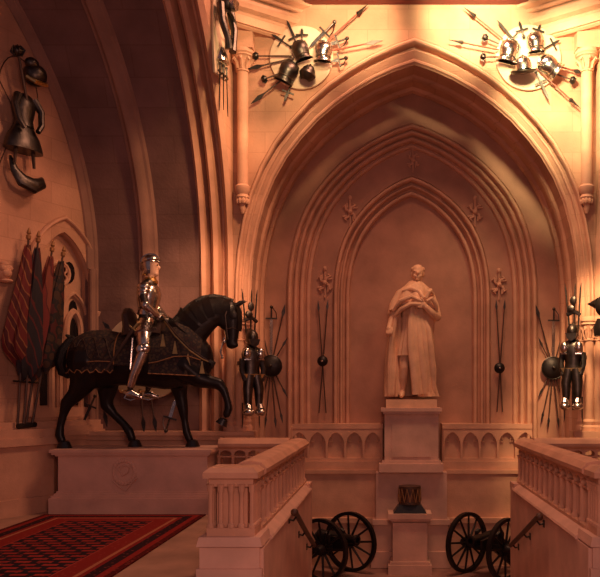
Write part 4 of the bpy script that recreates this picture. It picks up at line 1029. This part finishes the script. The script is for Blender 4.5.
RT = [('lance', 503, 39, 465, 8), ('sword', 519, 47, 497, 20), ('mace', 499, 44, 483, 37), ('lance', 499, 50, 450, 40), ('mace', 499, 57, 481, 57), ('dagger', 524, 37, 519, 21), ('dagger', 536, 37, 540.5, 24), ('sword', 543, 49, 560, 40), ('spear', 557, 66, 583, 73), ('mace', 556, 74, 575, 81), ('lance', 536, 68, 580, 108), ('sword', 536, 72, 549, 100)]
for i, (k, a, b, c_, d) in enumerate(RT):
    p, q = at(a, b, YT - .02), at(c_, d, YT - .02 - .004 * (i % 4))
    sh = M['redwood'] if i in (0, 3, 8, 10) else None
    nm = dict(sword='dark sword', dagger='steel dagger', mace='iron mace', spear='red shafted spear', lance='red shafted lance')[k]
    weapon(k, p, q, f'{nm} pointing {direction(p, q)} from the right roundel', 'weapons fanned round the right roundel', shaft=sh, scale=1.05)
g = 'breastplates on the left roundel'
breastplate(301, 51, YT - .06, .85, -.35, M['dsteel'], 'dark breastplate at the middle of the left roundel', g)
breastplate(323.5, 52, YT - .06, .9, .05, M['steel'], 'bright steel breastplate on the right edge of the left roundel', g)
breastplate(288, 72, YT - .06, .95, .45, M['dsteel'], 'dark breastplate at the lower left of the left roundel', g)
helmet_at(at(308, 73, YT - .10), .95, .35, M['dsteel'], 'small dark pointed helmet at the bottom of the left roundel', brim=False)
g = 'breastplates on the right roundel'
breastplate(509, 52, YT - .06, 1.0, .25, M['steel'], 'steel breastplate on the left edge of the right roundel', g)
breastplate(535.5, 43, YT - .06, .85, -.1, M['steel'], 'steel breastplate at the top of the right roundel', g)
breastplate(549, 66, YT - .06, .95, -.9, M['steel'], 'tilted steel breastplate on the right edge of the right roundel', g)
helmet_at(at(523, 66, YT - .17), 1.12, -.1, M['steel'], 'steel helmet with dark swept brim at the centre of the right roundel')
# ---- trophy behind the knight
for i, (k, a, b, c_, d) in enumerate([('sword', 95, 396, 80, 430), ('spear', 100, 388, 107, 426), ('spear', 141, 390, 144, 432), ('spear', 150, 390, 156, 431), ('hilt', 176, 398, 166, 431), ('spear', 176, 388, 185, 428), ('spear', 120, 340, 103, 322)]):
    p, q = at(a, b, YA - .26), at(c_, d, YA - .26); nm = dict(sword='dark sword', spear='dark spear', hilt='dark cross-hilted sword')[k]
    weapon(k, p, q, f'{nm} on the wall behind the horse, ' + ('near the hind hoof', 'between the hind legs', 'left of the pair under its belly', 'right of the pair under its belly', 'beside the standing foreleg', 'right of the standing foreleg', 'behind the saddle')[i], 'weapons on the roundel behind the horse')
# ---- targes with spear fans on the outer niche panel
def fan(cx, cy, rpx, tips, side):
    yy = YB - .06; gname = f'weapons fanned behind the dark round shield {side} of the niche'
    for i, (k, x, y_, wh) in enumerate(tips):
        c = at(cx, cy, yy); q = at(x, y_, yy - .003 * i); p = c.lerp(q, .12)
        weapon(k, p, q, f"{dict(spear='dark spear', sword='cross-hilted sword', pike='narrow pike', hilt='cross-hilted sword')[k]} {wh} behind the round shield {side} of the niche", gname, scale=.95)
    c = at(cx, cy, yy - .05); r = rpx * (yy - .05) / F
    t = thing('round_shield', f'dark round shield over fanned spears {side} of the niche', 'shield', c, 'dark round shields over the fanned spears')
    FB = frame(c, (1, 0, 0), (0, 0, 1), (0, -1, 0))
    mb = MB(FB); mb.lathe([(r, -.02), (r * 1.0, .0), (r * .92, .02), (r * .6, .05), (r * .2, .065), (.01, .068)], ID, 32); mb.build('disc', M['iron'], t)
    mb = MB(FB); mb.tube([(r * math.cos(a), r * math.sin(a), .004) for a in [2 * PI * k / 28 for k in range(28)]], .010, 6, closed=True); mb.build('rim', M['dsteel'], t)
    mb = MB(FB); mb.ball((0, 0, .07), .03, n=10, h=6); mb.build('boss', M['dsteel'], t)
fan(271, 366, 10.8, [('spear', 254, 300, 'leaning upper left'), ('hilt', 271.5, 307, 'standing upright'), ('spear', 285, 305, 'with broad head leaning right'), ('pike', 288, 337, 'pointing short to the upper right'), ('pike', 256, 339, 'pointing short to the upper left'), ('pike', 255, 423, 'pointing to the lower left'), ('pike', 265, 428, 'pointing down, just left of straight'), ('pike', 276, 429, 'pointing down, just right of straight'), ('pike', 283, 424, 'pointing to the lower right'), ('pike', 288, 398, 'pointing short to the lower right')], 'left')
fan(553, 368, 11.2, [('spear', 536, 306, 'leaning upper left'), ('hilt', 554, 309, 'standing upright'), ('spear', 569, 310, 'with broad head leaning right'), ('pike', 573, 337, 'pointing short to the upper right'), ('pike', 538, 337, 'pointing short to the upper left'), ('pike', 538, 398, 'pointing short to the lower left'), ('pike', 541, 423, 'pointing to the lower left'), ('pike', 548, 429, 'pointing down, just left of straight'), ('pike', 559, 429, 'pointing down, just right of straight'), ('pike', 570, 425, 'pointing to the lower right')], 'right')
def crossed(cx, cy, tl, tr, bl, brr, side):
    yy = YC - .05
    for i, (a, b, w_) in enumerate(((tl, brr, 'leaning to the left at the top'), (tr, bl, 'leaning to the right at the top'))):
        weapon('pike', at(b[0], b[1], yy - .012 * i), at(a[0], a[1], yy - .012 * i), f'thin crossed pike {w_}, beside the statue on its {side}', f'crossed pikes {side} of the statue', scale=.9)
    c = at(cx, cy, yy - .05); t = thing('small_shield', f'small dark round shield over the crossed pikes {side} of the statue', 'shield', c, 'small shields over crossed pikes')
    FB = frame(c, (1, 0, 0), (0, 0, 1), (0, -1, 0)); mb = MB(FB); mb.lathe([(.085, -.02), (.09, 0), (.07, .03), (.02, .055), (.005, .057)], ID, 24); mb.build('disc', M['iron'], t)
    mb = MB(FB); mb.ball((0, 0, .058), .018, n=8, h=6); mb.build('boss', M['steel'], t)
crossed(322.5, 361, (318, 300), (328, 299), (319, 413), (326, 413), 'left')
crossed(499.5, 368, (496, 299), (505, 299), (497, 412), (502.5, 412), 'right')

# ---- half armours hung on the jambs
def half_armour(c, T, side, gname='half armours hung on the arch jambs'):
    """T: frame, x right, y into the wall, z up, origin = centre of the breast"""
    r = thing('half_armour', f'hanging half armour with bright tassets and spears on the {side} jamb of the great arch', 'armour', c, gname)
    def lp(p): return T @ Vector(p)
    mb = MB(T); mb.lathe([(.07, -.20), (.13, -.19), (.115, -.10), (.145, .02), (.15, .12), (.12, .20), (.07, .24)], ID, 18, 1, .8); mb.build('cuirass', M['dsteel'], r)
    mb = MB(T); mb.ball((0, -.02, .36), (.09, .12, .12)); mb.tube([(0, -.12, .30), (0, -.10, .43), (0, .0, .48), (0, .1, .44)], .014, 6); mb.build('helmet', M['dsteel'], r)
    mb = MB(T); mb.prism([(-.085, .33), (.085, .33), (.06, .25), (0, .21), (-.06, .25)], -.135, -.09); mb.build('visor', M['dsteel'], r)
    for s_ in (-1, 1):
        mb = MB(T); mb.ball((s_ * .105, -.10, .12), (.065, .06, .09), n=14, h=8); mb.tube([(s_ * .06, -.13, .03), (s_ * .15, -.11, .03)], .014, 6); mb.build('pauldron', M['steel'], r)
        mb = MB(T); mb.tube([(s_ * .15, -.02, .04), (s_ * .165, -.05, -.12), (s_ * .13, -.09, -.28)], [.045, .04, .035], 10); mb.build('arm_plate', M['dsteel'], r)
        mb = MB(T); mb.ball((s_ * .095, -.12, -.74), (.085, .10, .06), n=14, h=8); mb.tube([(s_ * .09, -.12, -.70), (s_ * .09, -.08, -.62)], [.06, .045], 10); mb.build('knee_cop', M['steel'], r)
        mb = MB(T); mb.tube([(s_ * .055, -.05, -.20), (s_ * .085, -.08, -.40), (s_ * .085, -.08, -.66)], [.085, .075, .05], 12); mb.build('thigh_plate', M['dsteel'], r)
        mb = MB(T); mb.tube([(s_ * .13, .02, -.60), (s_ * .13, .02, -.90), (s_ * .14, .02, -.98)], [.014, .011, .004], 6); mb.build('strap', M['leather'], r)
    mb = MB(T); mb.prism([(-.16, -.18), (.16, -.18), (.12, -.24), (0, -.22), (-.12, -.24)], -.12, -.02); mb.build('waist_lame', M['gilt'], r)
    mb = MB(T)
    for (a, b) in ((-.05, -.12), (.06, .10), (.0, .02)): mb.tube([(a, .05, .3), (b, .05, 1.0), (b * 1.1, .05, 1.08)], [.014, .012, .003], 6)
    mb.tube([(-.1, .05, .62), (.02, .03, .66), (.1, .05, .60)], .03, 6); mb.ball((.0, .02, .82), (.05, .03, .07), n=8, h=6); mb.ball((-.03, .02, .70), (.06, .04, .06), n=8, h=6); mb.build('spear_bundle', M['dsteel'], r)
    mb = MB(T); mb.b2((-.03, .06, -.8), (.03, .12, .5)); mb.b2((-.18, .06, -.05), (.18, .12, .01)); mb.build('hanging_batten', M['wood'], r, False)
    return r
c = at(251.5, 362, 11.22); half_armour(c, frame(c, (.86, .51, 0), (-.51, .86, 0)), 'left')
c = at(573, 356, 11.22); half_armour(c, frame(c, (.9, -.43, 0), (.43, .9, 0)), 'right')

# ---- armour string on the crossing walls
def string(cpx, cpy, y, sg, side):
    c = at(cpx, cpy, y); xx = Vector((.3, .954, 0)); yy_ = Vector((-.954, .3, 0))
    T = frame(c, xx, yy_); out = []
    bd = MB(T); bd.prism([(-.16, -.6), (.16, -.6), (.2, -.1), (.2, .7), (-.2, .7), (-.2, -.1)], .02, .05)
    tag(bd.build('trophy_board', M['board'], None, False), f'narrow pale board behind the hanging armour high on the {side} crossing wall', 'board')
    r = thing('armour_trophy', f'hanging helmet, gauntlets and hoop high on the {side} crossing wall', 'armour', c)
    mb = MB(T); mb.ball((0, -.09, .45), (.12, .11, .15)); mb.tube([(0, -.2, .4), (0, -.12, .6), (0, .0, .62)], .015, 6); mb.build('helmet', M['dsteel'], r)
    mb = MB(T); mb.prism([(-.1, .45), (.1, .45), (.06, .33), (0, .28), (-.06, .33)], -.22, -.16); mb.build('visor', M['steel'], r)
    mb = MB(T); mb.tube([(.17 * math.cos(a), -.12, .12 + .17 * math.sin(a)) for a in [2 * PI * k / 20 for k in range(20)]], .02, 6, closed=True); mb.build('hoop', M['dsteel'], r)
    for s_ in (-1, 1):
        mb = MB(T); mb.tube([(s_ * .14, -.06, .35), (s_ * .17, -.10, .1), (s_ * .08, -.14, -.12), (s_ * .05, -.14, -.25)], [.06, .05, .045, .055], 9); mb.build('gauntlet', M['dsteel'], r)
    mb = MB(T); mb.lathe([(.09, -.42), (.13, -.40), (.10, -.28), (.05, -.2)], ID, 14, 1, .7); mb.build('skirt_plate', M['steel'], r)
    for k in range(3):
        p = T @ Vector((-.09 + .09 * k, -.02, -.45)); q = T @ Vector((-.11 + .12 * k, -.02, -1.12 + .05 * (k % 2)))
        weapon('sword', p, q, f"sword hanging point down below the armour on the {side} crossing wall, {('nearest the viewer', 'middle of the three', 'nearest the corner')[k]}", f'hanging swords on the {side} crossing wall', flat=Vector((-sg, 0, 0)), scale=.8)
string(222, 34, 10.7, -1, 'left')

# ---- armour on the left wall
T = ML
def lw(px, py, off):
    u, z = lwall(px, py); return ML @ Vector((u, -off, z))
c = lw(15, 119, .17); TT = frame(c, LU, LA)
mb = MB(TT); mb.tube([(.5 * math.cos(t) * .62, .1, -.0 + .55 * math.sin(t) + .28) if t < PI else (0, .1, 0) for t in [PI * k / 12 for k in range(13)]] + [(-.31, .1, -.75), (-.31, .1, -.8)], .008, 5)
tag(mb.build('hanging_frame', M['wood'], None, True), 'thin dark hanging frame behind the half armour on the left wall', 'frame')
r = thing('half_armour', 'dark half armour with flared skirt hanging on the left wall above the banners', 'armour', c)
mb = MB(TT); mb.lathe([(.10, -.16), (.15, -.14), (.13, -.05), (.16, .08), (.17, .16), (.12, .27), (.07, .30)], ID, 18, 1, .75); mb.build('cuirass', M['dsteel'], r)
mb = MB(TT); mb.lathe([(.30, -.46), (.30, -.43), (.25, -.28), (.15, -.13), (.12, -.12)], ID, 22, .95, .52); mb.build('skirt_plate', M['dsteel'], r)
mb = MB(TT); mb.ball((.10, -.10, .58), (.16, .15, .15)); mb.ball((.02, -.14, .70), (.10, .08, .08)); mb.build('helmet', M['dsteel'], r)
mb = MB(TT); mb.tube([(.24, -.12, .50), (.20, -.20, .46), (.0, -.22, .44), (-.06, -.14, .50)], .03, 6); mb.build('neck_guard', M['gilt'], r)
for s_ in (-1, 1):
    mb = MB(TT); mb.tube([(s_ * .12, -.05, .25), (s_ * .20, -.10, .10), (s_ * .17, -.14, -.10), (s_ * .10, -.16, -.2)], [.06, .045, .04, .035], 10); mb.build('arm_plate', M['dsteel'], r)
    mb = MB(TT); mb.tube([(s_ * .13, -.02, -.42), (s_ * .15, -.02, -.66)], [.03, .02], 6); mb.build('strap', M['leather'], r)
weapon('mace', ML @ (ML.inverted() @ c + Vector((-.02, -.10, .18))), ML @ (ML.inverted() @ c + Vector((-.20, -.12, .88))), 'dark flanged mace held upright beside the helmet on the left wall', None, flat=-LA, scale=1.6)
c2 = lw(21, 179, .10); T2 = frame(c2, LU, LA)
mb = MB(T2); mb.tube([(-.24, 0, .24), (-.22, -.05, .06), (-.12, -.08, -.07), (.04, -.10, -.11), (.18, -.08, -.04), (.24, -.02, .05)], [.02, .06, .10, .11, .08, .03], 12, flat=.7)
tag(mb.build('horse_armour_plate', M['dsteel'], None, True), 'curved dark armour plate hanging low on the left wall under the half armour', 'armour')
c3 = lw(1, 272, .05); mb = MB(frame(c3, LU, LA))
mb.ball((0, 0, 0), (.10, .10, .12)); mb.ball((.0, -.07, -.02), (.07, .05, .06)); mb.ball((0, 0, .1), (.07, .07, .04)); mb.ball((.02, -.03, -.12), (.09, .08, .03)); mb.ball((-.05, -.05, .04), .05); mb.ball((.06, -.04, .05), .045)
tag(mb.build('carved_corbel', M['trim'], None, True), 'small carved stone corbel on the left wall at the photo edge', 'corbel')

# ================================================================== BANNERS
def flag(name, label, mat, bot, top, spread, f0, f1, folds, seed, offw=.17, edge=0.0):
    """pole from bot px to top px; cloth from fraction f0 (top) to f1 down the pole"""
    pb = lw(bot[0], bot[1], offw); pt = lw(top[0], top[1], offw)
    r = thing('banner', label, 'banner', pb, 'furled banners on the left wall')
    mb = MB(); mb.cyl(pb, pt, .017, .014, 8); mb.build('pole', M['wood'], r)
    d = (pt - pb).normalized(); mb = MB(); mb.lathe([(.012, -.02), (.03, .0), (.034, .04), (.016, .06), (.03, .08), (.012, .14), (.001, .16)], along(pt, pt + d), 10); mb.build('finial', M['braid'], r)
    rows = []; m_ = 26; n = 40; rnd = random.Random(seed); ph = rnd.random() * 6
    for j in range(m_ + 1):
        t = j / m_; c = pt.lerp(pb, f0 + (f1 - f0) * t)
        rx = .035 + spread * (t ** .75); ry = .03 + .09 * (t ** .8); 
        if t > .86: k = (1 - t) / .14; rx *= .35 + .65 * k ** .5; ry *= .4 + .6 * k ** .5
        row = []
        for i in range(n):
            a = 2 * PI * i / n; g_ = 1 + .20 * math.sin(folds * a + ph + t * 2.2) * (.4 + .6 * t) + .07 * math.sin(9 * a + t * 9 + ph)
            p = c + LU * (rx * g_ * math.cos(a) + edge * t * rx) + LA * (ry * g_ * math.sin(a)) + Vector((0, 0, .05 * math.sin(2 * a + ph) * t + .03 * math.sin(5 * a)))
            row.append(p)
        rows.append(row)
    rows.append([sum(rows[-1], Vector()) / n] * n)
    mb = MB(); mb.grid(rows, closed=True); mb.build('cloth', mat, r)
    return r
flag('banner', 'faded crimson and gold banner furled on the leftmost pole of the four', M['flag1'], (9, 425), (20, 240), .20, .04, .66, 4, 1, edge=-.2)
flag('banner', 'dark blue and red banner furled on the second pole from the left', M['flag2'], (13.5, 425), (28, 243), .17, .04, .74, 5, 2, .20, .2)
flag('banner', 'faded crimson banner furled on the third pole from the left', M['flag3'], (18, 425), (44, 252), .16, .04, .66, 5, 3, .16, .2)
flag('banner', 'black and gold banner furled on the rightmost pole of the four, before the window', M['flag4'], (22, 425), (53, 257), .17, .04, .68, 4, 4, .2, .3)
rk = thing('banner_rack', 'dark rack holding the feet of the four banner poles on the stone ledge', 'rack', lw(15, 428, .15))
a, b = lw(7, 426, .2), lw(26, 424, .2); mb = MB(); mb.tube([a, b], .035, 6, flat=.8); mb.build('foot_tray', M['iron'], rk)
a, b = lw(3, 381, .2), lw(28, 383, .2); mb = MB(); mb.tube([a, b], .012, 6); mb.build('cross_bar', M['iron'], rk)

# dark armour at the right photo edge, hung on the right pier
c = Vector((3.05, 10.7, EYE + (CY - 306) * 10.7 / F)); TT = frame(c, (.5, -.86, 0), (.86, .5, 0))
r = thing('black_armour', 'black armour with pointed visor at the right edge beside the pier capital', 'armour', c)
mb = MB(TT); mb.ball((.0, 0, 0), (.14, .13, .16)); mb.lathe([(.16, -.42), (.18, -.3), (.12, -.18)], ID, 14, 1, .8); mb.build('helmet', M['iron'], r)
mb = MB(TT); mb.lathe([(.10, 0), (.06, .10), (.005, .24)], frame((-.05, -.04, .03), (0, 1, 0), (0, 0, 1), (-1, 0, .1)), 10); mb.build('visor', M['iron'], r)
